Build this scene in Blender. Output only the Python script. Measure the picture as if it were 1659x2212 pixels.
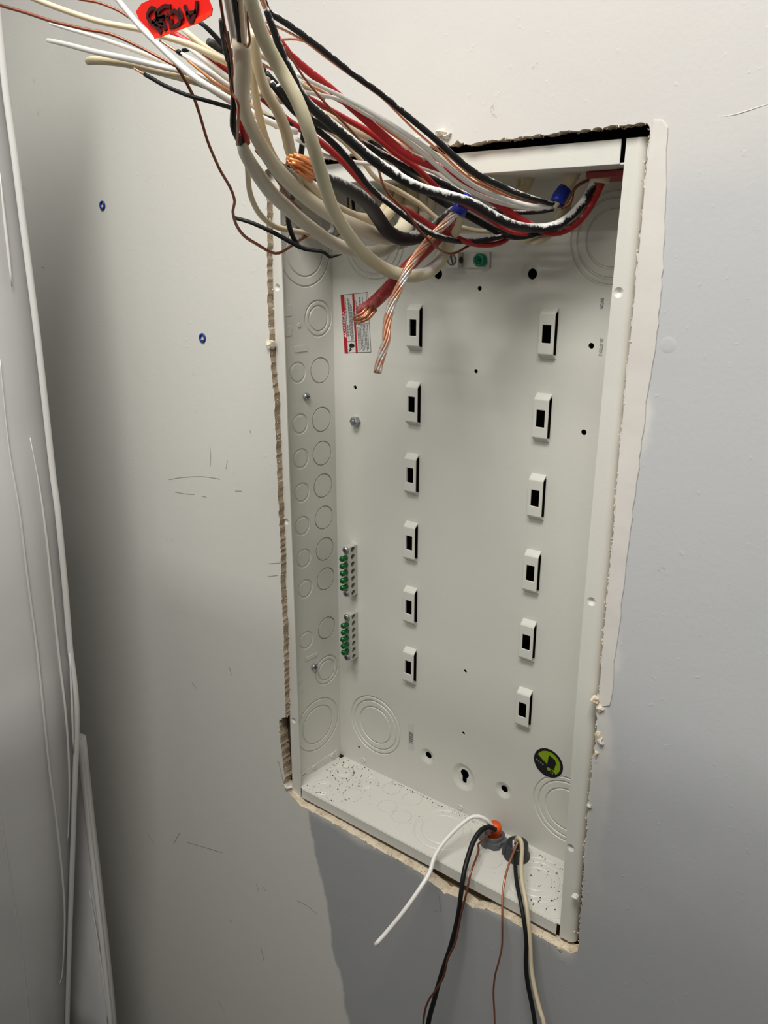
import bpy, bmesh, math, random
from mathutils import Vector, Matrix
from mathutils.geometry import tessellate_polygon

# ------------------------------------------------------------------ camera, world, light
for o in list(bpy.data.objects): bpy.data.objects.remove(o)
C = bpy.context.scene.collection
SC = bpy.context.scene
CAM = {'loc': [0.587057, -0.578572, 0.612018], 'R': [[0.7900152, 0.6130865, 0.0009741], [0.1864298, -0.2387168, -0.9530258], [-0.5840547, 0.7530865, -0.3028875]], 'f': 1740.459}
cd = bpy.data.cameras.new('camera'); cam = bpy.data.objects.new('camera', cd); C.objects.link(cam)
r0, r1, r2 = [Vector(v) for v in CAM['R']]
M = Matrix((r0, -r1, -r2)).transposed().to_4x4(); M.translation = Vector(CAM['loc'])
cam.matrix_world = M
cd.sensor_fit = 'VERTICAL'; cd.sensor_height = 24.0; cd.lens = CAM['f']/2212*24.0; cd.clip_start = .01
SC.camera = cam
wd = bpy.data.worlds.new('world'); SC.world = wd; wd.use_nodes = True
wd.node_tree.nodes['Background'].inputs[0].default_value = (1, .96, .9, 1)
wd.node_tree.nodes['Background'].inputs[1].default_value = .02
def area(name, loc, size, power, col, target):
    l = bpy.data.lights.new(name, 'AREA'); l.shape = 'RECTANGLE'; l.size, l.size_y = size; l.energy = power; l.color = col
    o = bpy.data.objects.new(name, l); C.objects.link(o); o.location = loc
    o.rotation_euler = (0, 0, 0); return o
area('ceiling_lamp_light', (.36, -.64, 1.50), (.85, .34), 23.0, (1, .98, .945), (-.05, -.50, -1))
area('far_ceiling_lamp_light', (.10, -1.55, 1.48), (1.1, .06), 11.0, (1, .98, .945), (0, 0, 0))
SC.view_settings.view_transform = 'Standard'; SC.view_settings.look = 'None'
SC.view_settings.exposure = -0.10; SC.view_settings.gamma = 1.0; SC.view_settings.use_curve_mapping = False
random.seed(7)

# ------------------------------------------------------------------ data (metres / millimetres of the place)
BW, BH, BD = .363, .689, .0795          # box width, height, depth
WFL, WFR, LT, LB = .0139, .0147, .0163, .0130
XL = .0085                              # left wall of the box at the back
YW, TW = -.0075, .0127                   # drywall front, thickness
HOLE = [(4.8, 654.6), (2.4, 615.2), (0.5, 574.5), (0.2, 548.1), (1.2, 532.5), (1.4, 502.9), (4.0, 480.0), (4.5, 442.2), (4.0, 408.1), (4.0, 358.0), (4.6, 306.1), (2.9, 273.6), (3.9, 224.2), (2.7, 172.5), (2.3, 137.1), (1.5, 106.8), (-9.3, 99.0), (-8.5, 72.1), (-6.7, 47.7), (-3.4, 23.6), (-7.0, 13.0), (4.8, 4.1), (21.0, -3.8), (57.4, -3.6), (99.1, -4.3), (138.6, -5.7), (170.0, -5.4), (194.2, -6.0), (206.1, -11.3), (214.9, -12.3), (223.7, -15.6), (237.7, -11.1), (246.1, -12.7), (257.2, -13.8), (273.0, -6.1), (288.7, -3.7), (309.2, -4.3), (329.1, -4.4), (348.4, -4.9), (366.1, -3.0), (370.9, 5.6), (369.8, 31.5), (369.5, 57.5), (368.1, 107.3), (367.6, 155.6), (367.1, 202.0), (368.4, 225.2), (367.5, 255.7), (367.3, 294.2), (367.1, 319.0), (367.0, 351.4), (367.2, 382.8), (367.4, 409.6), (366.9, 435.5), (366.1, 464.3), (366.3, 492.5), (366.2, 526.6), (366.5, 553.1), (366.7, 578.8), (366.9, 603.8), (367.1, 628.2), (366.7, 657.8), (367.2, 677.9), (367.2, 693.1), (365.3, 696.6), (342.9, 696.3), (315.9, 696.0), (280.0, 695.3), (253.1, 694.9), (224.8, 693.1), (216.3, 696.7), (209.9, 694.5), (176.8, 693.6), (139.2, 693.8), (98.8, 694.0), (49.9, 693.4), (20.8, 691.7), (3.7, 687.6)]
STRIP = [(367.2, 693.1), (368.9, 698.0), (375.1, 697.4), (378.7, 692.4), (381.9, 657.1), (384.7, 622.0), (385.8, 585.7), (385.8, 554.3), (383.5, 518.3), (382.9, 484.3), (382.2, 456.2), (381.1, 430.9), (380.4, 393.6), (379.6, 358.7), (380.0, 335.1), (377.7, 301.8), (379.5, 273.0), (378.1, 262.3), (368.2, 256.8)]
EDGE = [(-205.9, -130.0, 894.8), (-207.4, -130.0, 841.4), (-209.0, -130.0, 806.3), (-211.3, -130.0, 758.5), (-210.4, -130.0, 711.1), (-210.8, -130.0, 657.0), (-210.4, -130.0, 596.6), (-210.4, -130.0, 535.6), (-212.2, -130.0, 463.7), (-214.9, -130.0, 380.3), (-214.2, -130.0, 346.1), (-219.6, -130.0, 247.6), (-225.8, -130.0, 172.5), (-225.7, -130.0, 135.3), (-228.3, -130.0, 93.7), (-238.8, -130.0, 41.1), (-248.6, -130.0, 3.0), (-263.6, -130.0, -55.5), (-289.3, -130.0, -160.4), (-336.4, -130.0, -349.5), (-376.5, -130.0, -517.4), (-427.0, -130.0, -744.9)]
EDGE2 = [(-294.9, -100.0, 4.0), (-296.5, -100.0, -41.5), (-299.2, -100.0, -127.7), (-301.4, -100.0, -226.9), (-303.7, -100.0, -331.9), (-308.6, -100.0, -457.7), (-310.9, -100.0, -497.6), (-325.7, -100.0, -691.5)]
RIDGES = [[(-214.5, -145.5, 687.6), (-214.9, -146.8, 645.9), (-214.9, -147.6, 608.6), (-215.0, -148.5, 582.2)], [(-220.5, -168.1, 512.6), (-223.7, -170.2, 419.9), (-224.0, -168.4, 353.7), (-227.8, -168.3, 272.2), (-233.8, -166.0, 184.6), (-237.3, -167.2, 98.9), (-255.2, -161.2, 7.5), (-275.9, -151.6, -83.5), (-301.4, -142.4, -196.6), (-318.6, -138.6, -269.3), (-336.8, -138.4, -342.8), (-350.4, -140.3, -397.4), (-354.9, -144.6, -411.6)], [(-218.1, -149.1, 429.3), (-218.6, -146.3, 390.9), (-218.1, -145.4, 349.2), (-220.7, -144.7, 294.6), (-224.1, -144.7, 237.8), (-229.2, -143.7, 165.0), (-231.3, -143.4, 99.0), (-240.5, -140.9, 46.1), (-254.4, -137.9, -12.1), (-272.3, -136.8, -84.0), (-283.5, -137.7, -129.1)], [(-226.2, -131.7, 167.0), (-229.6, -135.7, 95.9), (-244.0, -133.9, 24.5)], [(-265.2, -226.6, 32.4), (-279.9, -217.5, -33.8), (-317.2, -203.4, -198.9), (-345.8, -192.6, -324.3), (-378.2, -185.4, -466.4), (-408.5, -178.8, -606.4)]]
RIDGES2 = [[(-312.1, -101.5, -248.0), (-310.2, -101.0, -313.2), (-309.4, -100.5, -399.9), (-310.7, -100.3, -458.9), (-314.1, -100.5, -499.5)]]
TAPEP = [(218.2, -300.0, 724.9), (222.9, -300.0, 727.5), (233.8, -300.0, 728.5), (269.7, -300.0, 724.1), (273.2, -300.0, 717.7), (272.3, -300.0, 715.3), (263.9, -300.0, 713.6), (250.7, -300.0, 712.9), (235.0, -300.0, 711.7), (230.8, -300.0, 711.7), (229.9, -300.0, 713.4), (220.2, -300.0, 721.3)]
FOLD = [(231.5, -300.6, 711.4), (231.0, -300.6, 713.1), (251.5, -300.6, 713.6), (273.2, -300.6, 716.9), (273.0, -300.6, 714.9), (264.6, -300.6, 713.2), (251.4, -300.6, 712.5), (235.8, -300.6, 711.4)]
STROKES = [[(264.1, -301.0, 722.0), (263.4, -301.0, 719.0), (261.7, -301.0, 715.9), (259.9, -301.0, 714.3), (258.4, -301.0, 714.9), (257.1, -301.0, 717.5), (256.2, -301.0, 720.1), (255.4, -301.0, 721.5)], [(256.4, -301.0, 718.1), (259.9, -301.0, 717.9), (263.4, -301.0, 717.8)], [(244.9, -301.0, 719.8), (247.1, -301.0, 720.5), (249.4, -301.0, 719.8), (251.3, -301.0, 717.5), (251.5, -301.0, 715.4), (249.2, -301.0, 714.4), (243.8, -301.0, 714.3)], [(251.1, -301.0, 720.9), (252.5, -301.0, 718.7), (253.6, -301.0, 716.3)], [(233.9, -301.0, 723.4), (231.7, -301.0, 724.1), (228.9, -301.0, 722.8), (228.0, -301.0, 720.6), (230.9, -301.0, 718.3), (234.4, -301.0, 719.1), (234.7, -301.0, 721.4), (233.9, -301.0, 723.4)], [(245.7, -301.0, 722.6), (240.8, -301.0, 723.4), (236.5, -301.0, 722.3), (234.5, -301.0, 720.3), (238.2, -301.0, 719.5), (241.1, -301.0, 719.4), (237.3, -301.0, 718.9), (234.3, -301.0, 718.7), (239.5, -301.0, 716.5), (241.0, -301.0, 713.5)], [(230.9, -301.0, 718.3), (234.5, -301.0, 716.8), (239.5, -301.0, 716.1)], [(232.8, -301.0, 717.0), (235.1, -301.0, 715.3), (237.6, -301.0, 712.8)], [(243.7, -301.0, 719.8), (241.9, -301.0, 718.5), (243.9, -301.0, 717.9)], [(243.7, -301.0, 716.6), (246.5, -301.0, 716.4)]]
L_OUT = [(27.9, 497.0), (28.9, 443.0), (28.7, 405.5), (28.5, 367.9), (27.7, 330.1), (28.2, 292.0), (28.9, 255.1), (27.9, 191.5)]
L_IN = [(59.5, 496.3), (59.9, 443.6), (59.4, 406.2), (59.7, 369.3), (60.0, 332.0), (60.3, 294.3), (60.7, 257.8), (60.4, 195.8)]
F_KO = [(33.7, 57.5), (35.6, 15.8), (71.2, 57.9), (70.9, 28.0), (99.8, 66.8), (115.9, 36.8), (130.2, 66.7), (138.9, 32.4), (157.6, 71.2), (252.6, 34.4)]
BRK = [(116.3, 545.2), (115.6, 469.7), (114.9, 396.0), (114.6, 321.7), (115.0, 247.4), (115.2, 174.2), (260.0, 547.2), (259.1, 472.4), (258.4, 397.5), (258.2, 322.6), (258.2, 249.6), (258.6, 174.0)]
ANCH = [(-256.8, 665.7), (-99.9, 528.7)]
SCUFFS = [[(-100.0, -7.6, 412.0), (-99.6, -7.6, 400.0), (-101.6, -7.6, 387.5)], [(-72.3, -7.6, 398.9), (-75.4, -7.6, 389.0)], [(-177.7, -7.6, 359.6), (-147.1, -7.6, 367.6), (-114.0, -7.6, 373.6), (-86.5, -7.6, 375.5)], [(-168.2, -7.6, 345.9), (-149.5, -7.6, 347.0), (-132.6, -7.6, 349.5)], [(-119.6, -7.6, 349.7), (-111.6, -7.6, 350.0)], [(-62.4, -7.6, 365.9), (-51.9, -7.6, 367.8)], [(-299.7, -7.6, -204.5), (-285.7, -7.6, -215.6)], [(-220.0, -7.6, -164.4), (-237.8, -7.6, -192.5)], [(-65.5, -7.6, -164.6), (-60.3, -7.6, -176.4)], [(-53.4, -7.6, -162.2), (-46.8, -7.6, -166.6)], [(-124.1, -7.6, -260.1), (-118.4, -7.6, -259.8)], [(-163.6, -7.6, -432.1), (-150.5, -7.6, -443.1)], [(-203.7, -7.6, -171.8), (-168.2, -7.6, -161.2), (-129.4, -7.6, -150.1)], [(7.1, -7.6, -150.0), (26.8, -7.6, -147.8), (42.0, -7.6, -150.7)], [(-63.6, -7.6, -267.7), (-58.7, -7.6, -288.1)], [(-164.7, -7.6, 93.7), (-156.3, -7.6, 88.0)], [(-15.1, -7.6, 291.9), (4.3, -7.6, 297.6)], [(-17.5, -7.6, 276.1), (-1.5, -7.6, 281.7)], [(-13.8, -7.6, 42.8), (-9.9, -7.6, 28.5), (-6.8, -7.6, 15.8)], [(217.0, -7.6, -22.4), (219.2, -7.6, -40.8), (211.7, -7.6, -44.1)], [(341.3, -7.6, -4.9), (342.8, -7.6, -12.3)], [(-440.5, -7.6, 555.9), (-432.1, -7.6, 553.2)], [(-399.1, -7.6, 599.4), (-394.4, -7.6, 596.6)], [(-91.1, -7.6, 141.3), (-88.0, -7.6, 129.9)], [(-33.9, -7.6, 437.3), (-33.4, -7.6, 434.4)]]
THINGS = [('F', 'feeder_cable', 'heavy feeder cable with blue tape band hanging from the middle of the box top', 'cable', None), ('G', 'taped_cable', 'cream cable with blue tape and torn sheath near the top right box corner', 'cable', None), ('H', 'heavy_cable', 'heavy cable dropping from the red clamp at the right end of the box top', 'cable', None), ('J', 'curled_cable', 'cream sheathed cable curling under the heavy black conductor, with red and black wires', 'cable', None), ('K', 'looped_cable', 'cable whose red, black and cream wires loop lowest above the lug', 'cable', None), ('N1', 'split_cable', 'flat cream cable with torn split end, frontmost of the upright cables below the red tag', 'cable', None), ('N2', 'stripped_cable', 'thick greyish cream cable, stripped end showing black and red wires, lowest loop at left', 'cable', None), ('BL', 'orange_cable', 'cable with orange jacket end rising through the locknut fitting in the box floor', 'cable', None), ('BR', 'grey_cable', 'cable rising through the grey bushing at the right of the box floor', 'cable', None)]
WIRES = [
 {'key': 'F_sheath', 'p': [(214.9, 30.0, 681.9), (224.6, 0.0, 664.9), (226.1, -12.0, 654.1)], 'r': 6.31, 'mat': 'cream', 'parent': 'F', 'name': 'sheath', 'flat': 0.7},
 {'key': 'F_tape', 'p': [(227.1, -11.0, 656.1), (226.1, -15.0, 650.3), (224.0, -18.0, 642.8)], 'r': [5.44, 5.91, 6.16], 'mat': 'bluetape', 'parent': 'F', 'name': 'tape_band', 'label': 'blue electrical tape band', 'flat': 1.0},
 {'key': 'F_white', 'p': [(277.8, -292.0, 762.4), (280.5, -285.0, 730.2), (278.0, -280.0, 722.5), (269.2, -265.0, 713.2), (267.0, -252.0, 701.9), (271.6, -245.0, 688.3), (272.9, -238.0, 673.8), (265.4, -222.0, 658.7), (237.8, -182.0, 643.0), (216.4, -145.0, 629.9), (199.0, -105.0, 615.1), (186.9, -65.0, 603.4), (191.8, -45.0, 597.7), (197.7, -28.0, 597.5), (198.2, -8.0, 604.4), (200.7, 2.0, 616.7), (213.2, -6.0, 630.7), (223.9, -14.0, 645.7)], 'r': [3.02, 3.21, 3.33, 3.51, 3.62, 3.6, 3.61, 3.7, 4.08, 4.45, 4.76, 4.98, 5.05, 5.13, 5.23, 5.24, 5.0, 4.76], 'mat': 'ivory_p', 'parent': 'F', 'name': 'white_conductor', 'label': 'thick off-white conductor looping in front', 'flat': 1.0},
 {'key': 'F_black', 'p': [(230.8, -196.0, 662.2), (229.2, -182.0, 658.7), (215.8, -140.0, 654.4), (203.1, -105.0, 648.8), (182.0, -65.0, 640.6), (176.9, -45.0, 630.4), (179.4, -30.0, 625.4), (183.5, -12.0, 627.1), (196.6, -8.0, 633.8), (211.5, -12.0, 641.7), (222.0, -15.0, 646.0)], 'r': [3.83, 4.06, 4.54, 4.97, 5.36, 5.55, 5.6, 5.51, 5.28, 5.0, 4.76], 'mat': 'black_s', 'parent': 'F', 'name': 'black_conductor', 'label': 'thick dusty black conductor', 'flat': 1.0},
 {'key': 'F_bs0', 'p': [(233.5, -215.0, 665.8), (238.5, -210.0, 664.3), (242.7, -204.0, 661.9), (238.8, -195.0, 661.1)], 'r': 1.35, 'mat': 'copper_d', 'parent': 'F_black', 'name': 'copper_strand', 'flat': 1.0},
 {'key': 'F_bs1', 'p': [(233.4, -215.0, 664.3), (237.7, -210.0, 662.9), (241.2, -204.0, 660.5), (237.3, -195.0, 659.6)], 'r': 1.35, 'mat': 'copper_d', 'parent': 'F_black', 'name': 'copper_strand', 'flat': 1.0},
 {'key': 'F_bs2', 'p': [(234.8, -215.0, 663.0), (238.0, -210.0, 661.5), (240.4, -204.0, 659.1), (236.5, -195.0, 658.2)], 'r': 1.35, 'mat': 'copper_d', 'parent': 'F_black', 'name': 'copper_strand', 'flat': 1.0},
 {'key': 'F_bs3', 'p': [(237.0, -215.0, 661.6), (238.7, -210.0, 660.2), (239.6, -204.0, 657.9), (235.7, -195.0, 656.9)], 'r': 1.35, 'mat': 'copper_d', 'parent': 'F_black', 'name': 'copper_strand', 'flat': 1.0},
 {'key': 'F_bs4', 'p': [(238.7, -215.0, 660.3), (239.0, -210.0, 658.9), (238.5, -204.0, 656.7), (234.5, -195.0, 655.7)], 'r': 1.35, 'mat': 'copper_d', 'parent': 'F_black', 'name': 'copper_strand', 'flat': 1.0},
 {'key': 'F_bs5', 'p': [(241.2, -215.0, 658.9), (240.1, -210.0, 657.8), (238.0, -204.0, 655.7), (234.1, -195.0, 654.7)], 'r': 1.35, 'mat': 'copper_d', 'parent': 'F_black', 'name': 'copper_strand', 'flat': 1.0},
 {'key': 'F_bs6', 'p': [(235.7, -215.0, 666.9), (240.0, -210.0, 665.5), (243.5, -204.0, 663.4), (239.6, -195.0, 662.6)], 'r': 1.34, 'mat': 'copper_d', 'parent': 'F_black', 'name': 'copper_strand', 'flat': 1.0},
 {'key': 'F_bs7', 'p': [(239.4, -215.0, 667.1), (242.3, -210.0, 666.1), (244.2, -204.0, 664.3), (240.4, -195.0, 663.5)], 'r': 1.34, 'mat': 'copper_d', 'parent': 'F_black', 'name': 'copper_strand', 'flat': 1.0},
 {'key': 'F_bs8', 'p': [(238.9, -218.0, 664.5), (242.2, -213.0, 663.1), (244.7, -207.0, 660.8), (238.0, -195.0, 660.4)], 'r': 1.34, 'mat': 'copper_d', 'parent': 'F_black', 'name': 'copper_strand', 'flat': 1.0},
 {'key': 'F_bs9', 'p': [(240.6, -218.0, 662.4), (242.5, -213.0, 660.9), (243.5, -207.0, 658.4), (236.8, -195.0, 657.9)], 'r': 1.34, 'mat': 'copper_d', 'parent': 'F_black', 'name': 'copper_strand', 'flat': 1.0},
 {'key': 'F_bs10', 'p': [(244.4, -218.0, 665.6), (245.9, -213.0, 664.3), (246.6, -207.0, 662.2), (239.9, -195.0, 661.8)], 'r': 1.33, 'mat': 'copper_d', 'parent': 'F_black', 'name': 'copper_strand', 'flat': 1.0},
 {'key': 'F_red', 'p': [(159.2, -60.0, 567.9), (167.6, -56.0, 573.9), (177.1, -50.0, 584.0), (188.0, -40.0, 599.7), (195.2, -25.0, 613.8), (204.0, -12.0, 627.2), (215.3, -13.0, 637.4), (222.8, -15.0, 645.7)], 'r': [5.12, 5.09, 5.29, 5.03, 4.83, 4.6, 4.3, 3.8], 'mat': 'red_d', 'parent': 'F', 'name': 'red_conductor', 'label': 'thick red conductor with stripped end', 'flat': 1.0},
 {'key': 'F_rs0', 'p': [(158.3, -66.0, 563.1), (165.4, -64.0, 566.9), (169.7, -58.0, 573.3)], 'r': 1.51, 'mat': 'copper', 'parent': 'F_red', 'name': 'copper_strand', 'flat': 1.0},
 {'key': 'F_rs1', 'p': [(159.3, -66.0, 565.0), (168.0, -66.0, 568.6), (168.3, -58.0, 575.1)], 'r': 1.51, 'mat': 'copper', 'parent': 'F_red', 'name': 'copper_strand', 'flat': 1.0},
 {'key': 'F_rs2', 'p': [(160.2, -66.0, 561.0), (168.3, -64.0, 564.5), (172.1, -58.0, 571.6)], 'r': 1.51, 'mat': 'copper', 'parent': 'F_red', 'name': 'copper_strand', 'flat': 1.0},
 {'key': 'F_rs3', 'p': [(161.7, -66.0, 562.5), (170.9, -66.0, 566.2), (171.1, -58.0, 572.6)], 'r': 1.5, 'mat': 'copper', 'parent': 'F_red', 'name': 'copper_strand', 'flat': 1.0},
 {'key': 'F_rs4', 'p': [(163.1, -66.0, 560.8), (171.6, -64.0, 564.3), (174.9, -58.0, 571.3)], 'r': 1.5, 'mat': 'copper', 'parent': 'F_red', 'name': 'copper_strand', 'flat': 1.0},
 {'key': 'F_rs5', 'p': [(159.3, -66.0, 563.5), (169.0, -66.0, 566.1), (172.1, -58.0, 574.1)], 'r': 1.51, 'mat': 'copper', 'parent': 'F_red', 'name': 'copper_strand', 'flat': 1.0},
 {'key': 'F_bare', 'p': [(197.5, -85.0, 525.3), (199.2, -83.0, 536.3), (202.2, -80.0, 550.3), (200.8, -77.0, 562.2), (201.7, -73.0, 575.8), (205.4, -68.0, 588.8), (208.1, -60.0, 602.9), (207.9, -46.0, 614.7), (207.4, -30.0, 625.1), (211.4, -20.0, 633.9), (218.9, -18.0, 641.3), (223.7, -17.0, 645.9)], 'r': [3.46, 3.54, 3.61, 3.68, 3.67, 3.57, 3.48, 3.42, 3.38, 3.37, 3.3, 3.19], 'mat': 'copper_p', 'parent': 'F', 'name': 'bare_ground_conductor', 'label': 'bare stranded copper conductor', 'flat': 1.0, 'strands': 7},
 {'key': 'G_sheath', 'p': [(289.6, 50.0, 683.4), (289.5, 45.0, 674.0), (287.2, 40.0, 665.1), (283.0, 34.0, 654.9), (280.9, 28.0, 648.3)], 'r': [6.38, 6.11, 5.58, 5.06, 3.98], 'mat': 'cream', 'parent': 'G', 'name': 'sheath', 'flat': 0.6},
 {'key': 'G_tape', 'p': [(286.4, 38.0, 661.7), (284.1, 34.0, 655.6), (283.6, 31.0, 650.7)], 'r': [5.53, 6.03, 5.53], 'mat': 'bluetape', 'parent': 'G', 'name': 'tape_band', 'label': 'blue electrical tape band', 'flat': 1.0},
 {'key': 'G_black', 'p': [(210.4, -208.3, 757.1), (210.2, -202.7, 746.4), (211.0, -195.0, 744.0), (210.4, -179.0, 740.7), (210.9, -155.0, 733.7), (213.8, -131.7, 724.5), (220.9, -111.7, 715.2), (229.2, -91.7, 702.9), (236.9, -69.0, 690.2), (243.6, -49.0, 678.0), (249.7, -33.0, 669.6), (259.7, -9.0, 661.1), (273.1, 3.0, 654.7), (278.2, 22.0, 651.8), (282.4, 28.0, 650.3)], 'r': [1.97, 1.94, 1.9, 1.88, 1.89, 1.91, 1.97, 2.1, 2.24, 2.32, 2.25, 2.13, 1.97, 1.86, 1.87], 'mat': 'black_p', 'parent': 'G', 'name': 'black_conductor', 'label': 'upper black conductor, highest of the bundle', 'flat': 1.0},
 {'key': 'G_black2', 'p': [(179.5, -165.0, 716.3), (180.1, -149.0, 704.7), (181.8, -133.0, 698.9), (184.3, -117.0, 695.0), (188.9, -100.0, 690.8), (194.2, -88.3, 685.8), (202.3, -71.7, 678.4), (211.2, -55.0, 671.4), (218.5, -35.0, 665.3), (226.7, -15.0, 657.3), (233.9, 1.0, 649.4), (240.5, 15.0, 646.3), (256.4, 20.0, 644.7), (272.5, 24.0, 644.7), (282.6, 28.0, 646.6)], 'r': [1.96, 2.13, 2.24, 2.29, 2.39, 2.46, 2.5, 2.49, 2.47, 2.4, 2.14, 1.8, 1.66, 1.55, 1.48], 'mat': 'black_p', 'parent': 'G', 'name': 'black_conductor', 'label': 'lower black conductor', 'flat': 1.0},
 {'key': 'G_white', 'p': [(202.7, -172.0, 719.1), (204.1, -148.0, 714.7), (205.7, -134.0, 711.9), (211.4, -114.7, 705.8), (219.7, -94.7, 697.1), (229.8, -70.0, 685.0), (238.0, -46.0, 670.9), (245.8, -26.0, 660.7), (256.1, -2.0, 653.5), (269.4, 18.0, 649.0), (280.9, 28.0, 648.3)], 'r': [1.28, 1.33, 1.41, 1.55, 1.71, 1.83, 1.89, 1.87, 1.84, 1.77, 1.61], 'mat': 'white', 'parent': 'G', 'name': 'white_conductor', 'flat': 1.0},
 {'key': 'G_white2', 'p': [(198.6, -168.0, 710.9), (200.0, -148.0, 711.1), (202.5, -128.0, 710.2), (208.1, -110.7, 703.7), (213.7, -97.3, 698.5), (224.6, -74.0, 684.7), (231.1, -54.0, 672.5), (237.1, -38.0, 662.9), (245.2, -18.0, 655.0), (255.8, 6.0, 649.5), (268.4, 20.0, 647.4), (279.7, 29.0, 647.4)], 'r': [1.22, 1.26, 1.33, 1.44, 1.59, 1.71, 1.79, 1.81, 1.78, 1.75, 1.66, 1.51], 'mat': 'white', 'parent': 'G', 'name': 'white_conductor', 'flat': 1.0},
 {'key': 'G_bare', 'p': [(303.4, 45.0, 668.0), (300.0, 42.0, 666.3), (296.0, 38.0, 663.3), (293.8, 36.0, 659.3), (294.2, 35.0, 654.6), (292.0, 34.0, 649.9), (286.4, 33.0, 647.4)], 'r': 1.28, 'mat': 'copper_m', 'parent': 'G', 'name': 'bare_ground_wire', 'flat': 1.0},
 {'key': 'H_sheath', 'p': [(313.7, 45.0, 682.4), (313.6, 42.0, 673.8), (313.0, 40.0, 665.2)], 'r': [7.54, 7.86, 7.88], 'mat': 'cream', 'parent': 'H', 'name': 'sheath', 'flat': 0.75},
 {'key': 'H_black', 'p': [(225.3, -218.7, 741.7), (225.2, -216.3, 737.7), (225.1, -212.0, 730.8), (224.5, -206.0, 721.3), (223.6, -197.2, 711.6), (222.9, -186.0, 700.5), (223.2, -170.0, 692.8), (224.7, -150.0, 683.8), (230.2, -133.3, 673.2), (236.5, -116.7, 664.3), (244.2, -98.0, 656.5), (250.4, -76.0, 653.0), (257.7, -54.0, 648.6), (264.6, -36.0, 641.0), (274.1, -18.0, 634.0), (274.4, 18.0, 632.6), (287.0, 28.0, 635.4), (297.9, 36.0, 645.5), (304.7, 40.0, 657.1), (308.2, 42.0, 666.9)], 'r': [1.58, 1.89, 2.07, 2.26, 2.47, 2.76, 3.09, 3.29, 3.37, 3.39, 3.37, 3.41, 3.45, 3.42, 3.41, 3.57, 3.53, 3.3, 3.07, 2.84], 'mat': 'black_w', 'parent': 'H', 'name': 'black_conductor', 'label': 'thick black conductor dusted with white paint', 'flat': 1.0},
 {'key': 'H_tip', 'p': [(225.6, -222.3, 750.4), (225.4, -221.0, 745.9), (225.2, -218.7, 741.3)], 'r': 1.32, 'mat': 'copper', 'parent': 'H_black', 'name': 'copper_tip', 'flat': 1.0},
 {'key': 'H_red', 'p': [(195.8, -180.0, 738.9), (195.5, -171.2, 732.4), (195.8, -156.0, 725.5), (197.1, -140.0, 719.3), (199.1, -124.0, 711.9), (204.9, -106.7, 701.1), (212.1, -90.0, 689.1), (218.5, -76.7, 680.9), (224.4, -62.0, 676.0), (230.5, -44.0, 672.0), (237.5, -26.0, 664.3), (246.2, -6.0, 653.6), (255.4, 11.0, 643.4), (267.1, 24.0, 634.6), (281.5, 32.0, 629.4), (294.9, 40.0, 635.2), (305.4, 44.0, 648.9), (313.7, 44.0, 666.1)], 'r': [1.96, 2.15, 2.52, 2.7, 2.78, 2.91, 3.0, 3.05, 3.1, 3.07, 3.02, 3.01, 2.93, 2.96, 2.95, 2.94, 2.9, 2.75], 'mat': 'red_p', 'parent': 'H', 'name': 'red_conductor', 'label': 'thick red conductor dusted with white paint', 'flat': 1.0},
 {'key': 'J_sheath', 'p': [(279.6, 56.0, 659.0), (282.1, 50.0, 648.2), (278.9, 44.0, 638.4), (275.4, 40.0, 630.7), (269.7, 36.0, 624.4), (261.6, 32.0, 623.1), (254.2, 30.0, 625.2)], 'r': [4.71, 4.69, 4.69, 4.43, 3.89, 3.06, 2.24], 'mat': 'cream', 'parent': 'J', 'name': 'sheath', 'flat': 0.7},
 {'key': 'J_black', 'p': [(162.8, -158.3, 726.5), (165.1, -145.2, 717.6), (166.7, -130.0, 715.0), (169.2, -114.0, 711.9), (171.9, -100.0, 708.4), (177.3, -83.3, 701.1), (185.6, -66.7, 687.5), (194.7, -50.0, 674.6), (201.3, -38.0, 665.3), (205.3, -28.0, 657.4), (211.3, -14.0, 650.5), (217.6, 0.0, 644.7), (225.3, 16.0, 637.4), (233.6, 32.0, 630.1), (255.4, 20.0, 626.4), (265.5, 28.0, 627.8), (272.5, 36.0, 631.0)], 'r': [1.89, 1.93, 1.97, 2.01, 2.04, 2.09, 2.13, 2.19, 2.41, 2.64, 2.71, 2.74, 2.78, 2.74, 2.39, 2.05, 2.05], 'mat': 'black', 'parent': 'J', 'name': 'black_conductor', 'flat': 1.0},
 {'key': 'J_red', 'p': [(185.4, -152.0, 713.4), (187.8, -130.0, 707.8), (192.5, -106.7, 700.4), (198.2, -93.3, 694.6), (207.8, -73.3, 681.3), (213.9, -61.7, 674.8), (219.0, -48.0, 664.8), (224.4, -34.0, 655.0), (230.1, -20.0, 650.2), (237.2, -4.0, 643.3), (244.9, 12.0, 634.8), (255.4, 16.0, 629.8), (263.5, 24.0, 627.8)], 'r': [1.57, 1.79, 2.02, 2.08, 2.13, 2.16, 2.09, 1.99, 1.99, 2.09, 2.11, 1.99, 1.7], 'mat': 'red', 'parent': 'J', 'name': 'red_conductor', 'flat': 1.0},
 {'key': 'K_black', 'p': [(173.4, -165.0, 718.8), (175.1, -146.0, 704.2), (177.1, -128.0, 696.1), (179.8, -112.0, 687.3), (183.3, -97.7, 676.3), (190.0, -83.3, 659.8), (198.7, -66.7, 646.9), (208.2, -50.0, 634.8), (216.1, -30.0, 626.1), (215.2, 5.0, 623.5), (229.0, 18.0, 624.6), (239.2, 30.0, 628.2), (241.5, 42.0, 634.2)], 'r': [2.08, 2.24, 2.3, 2.36, 2.35, 2.25, 2.21, 2.24, 2.29, 2.37, 2.24, 1.94, 1.66], 'mat': 'black_p', 'parent': 'K', 'name': 'black_conductor', 'flat': 1.0},
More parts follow.
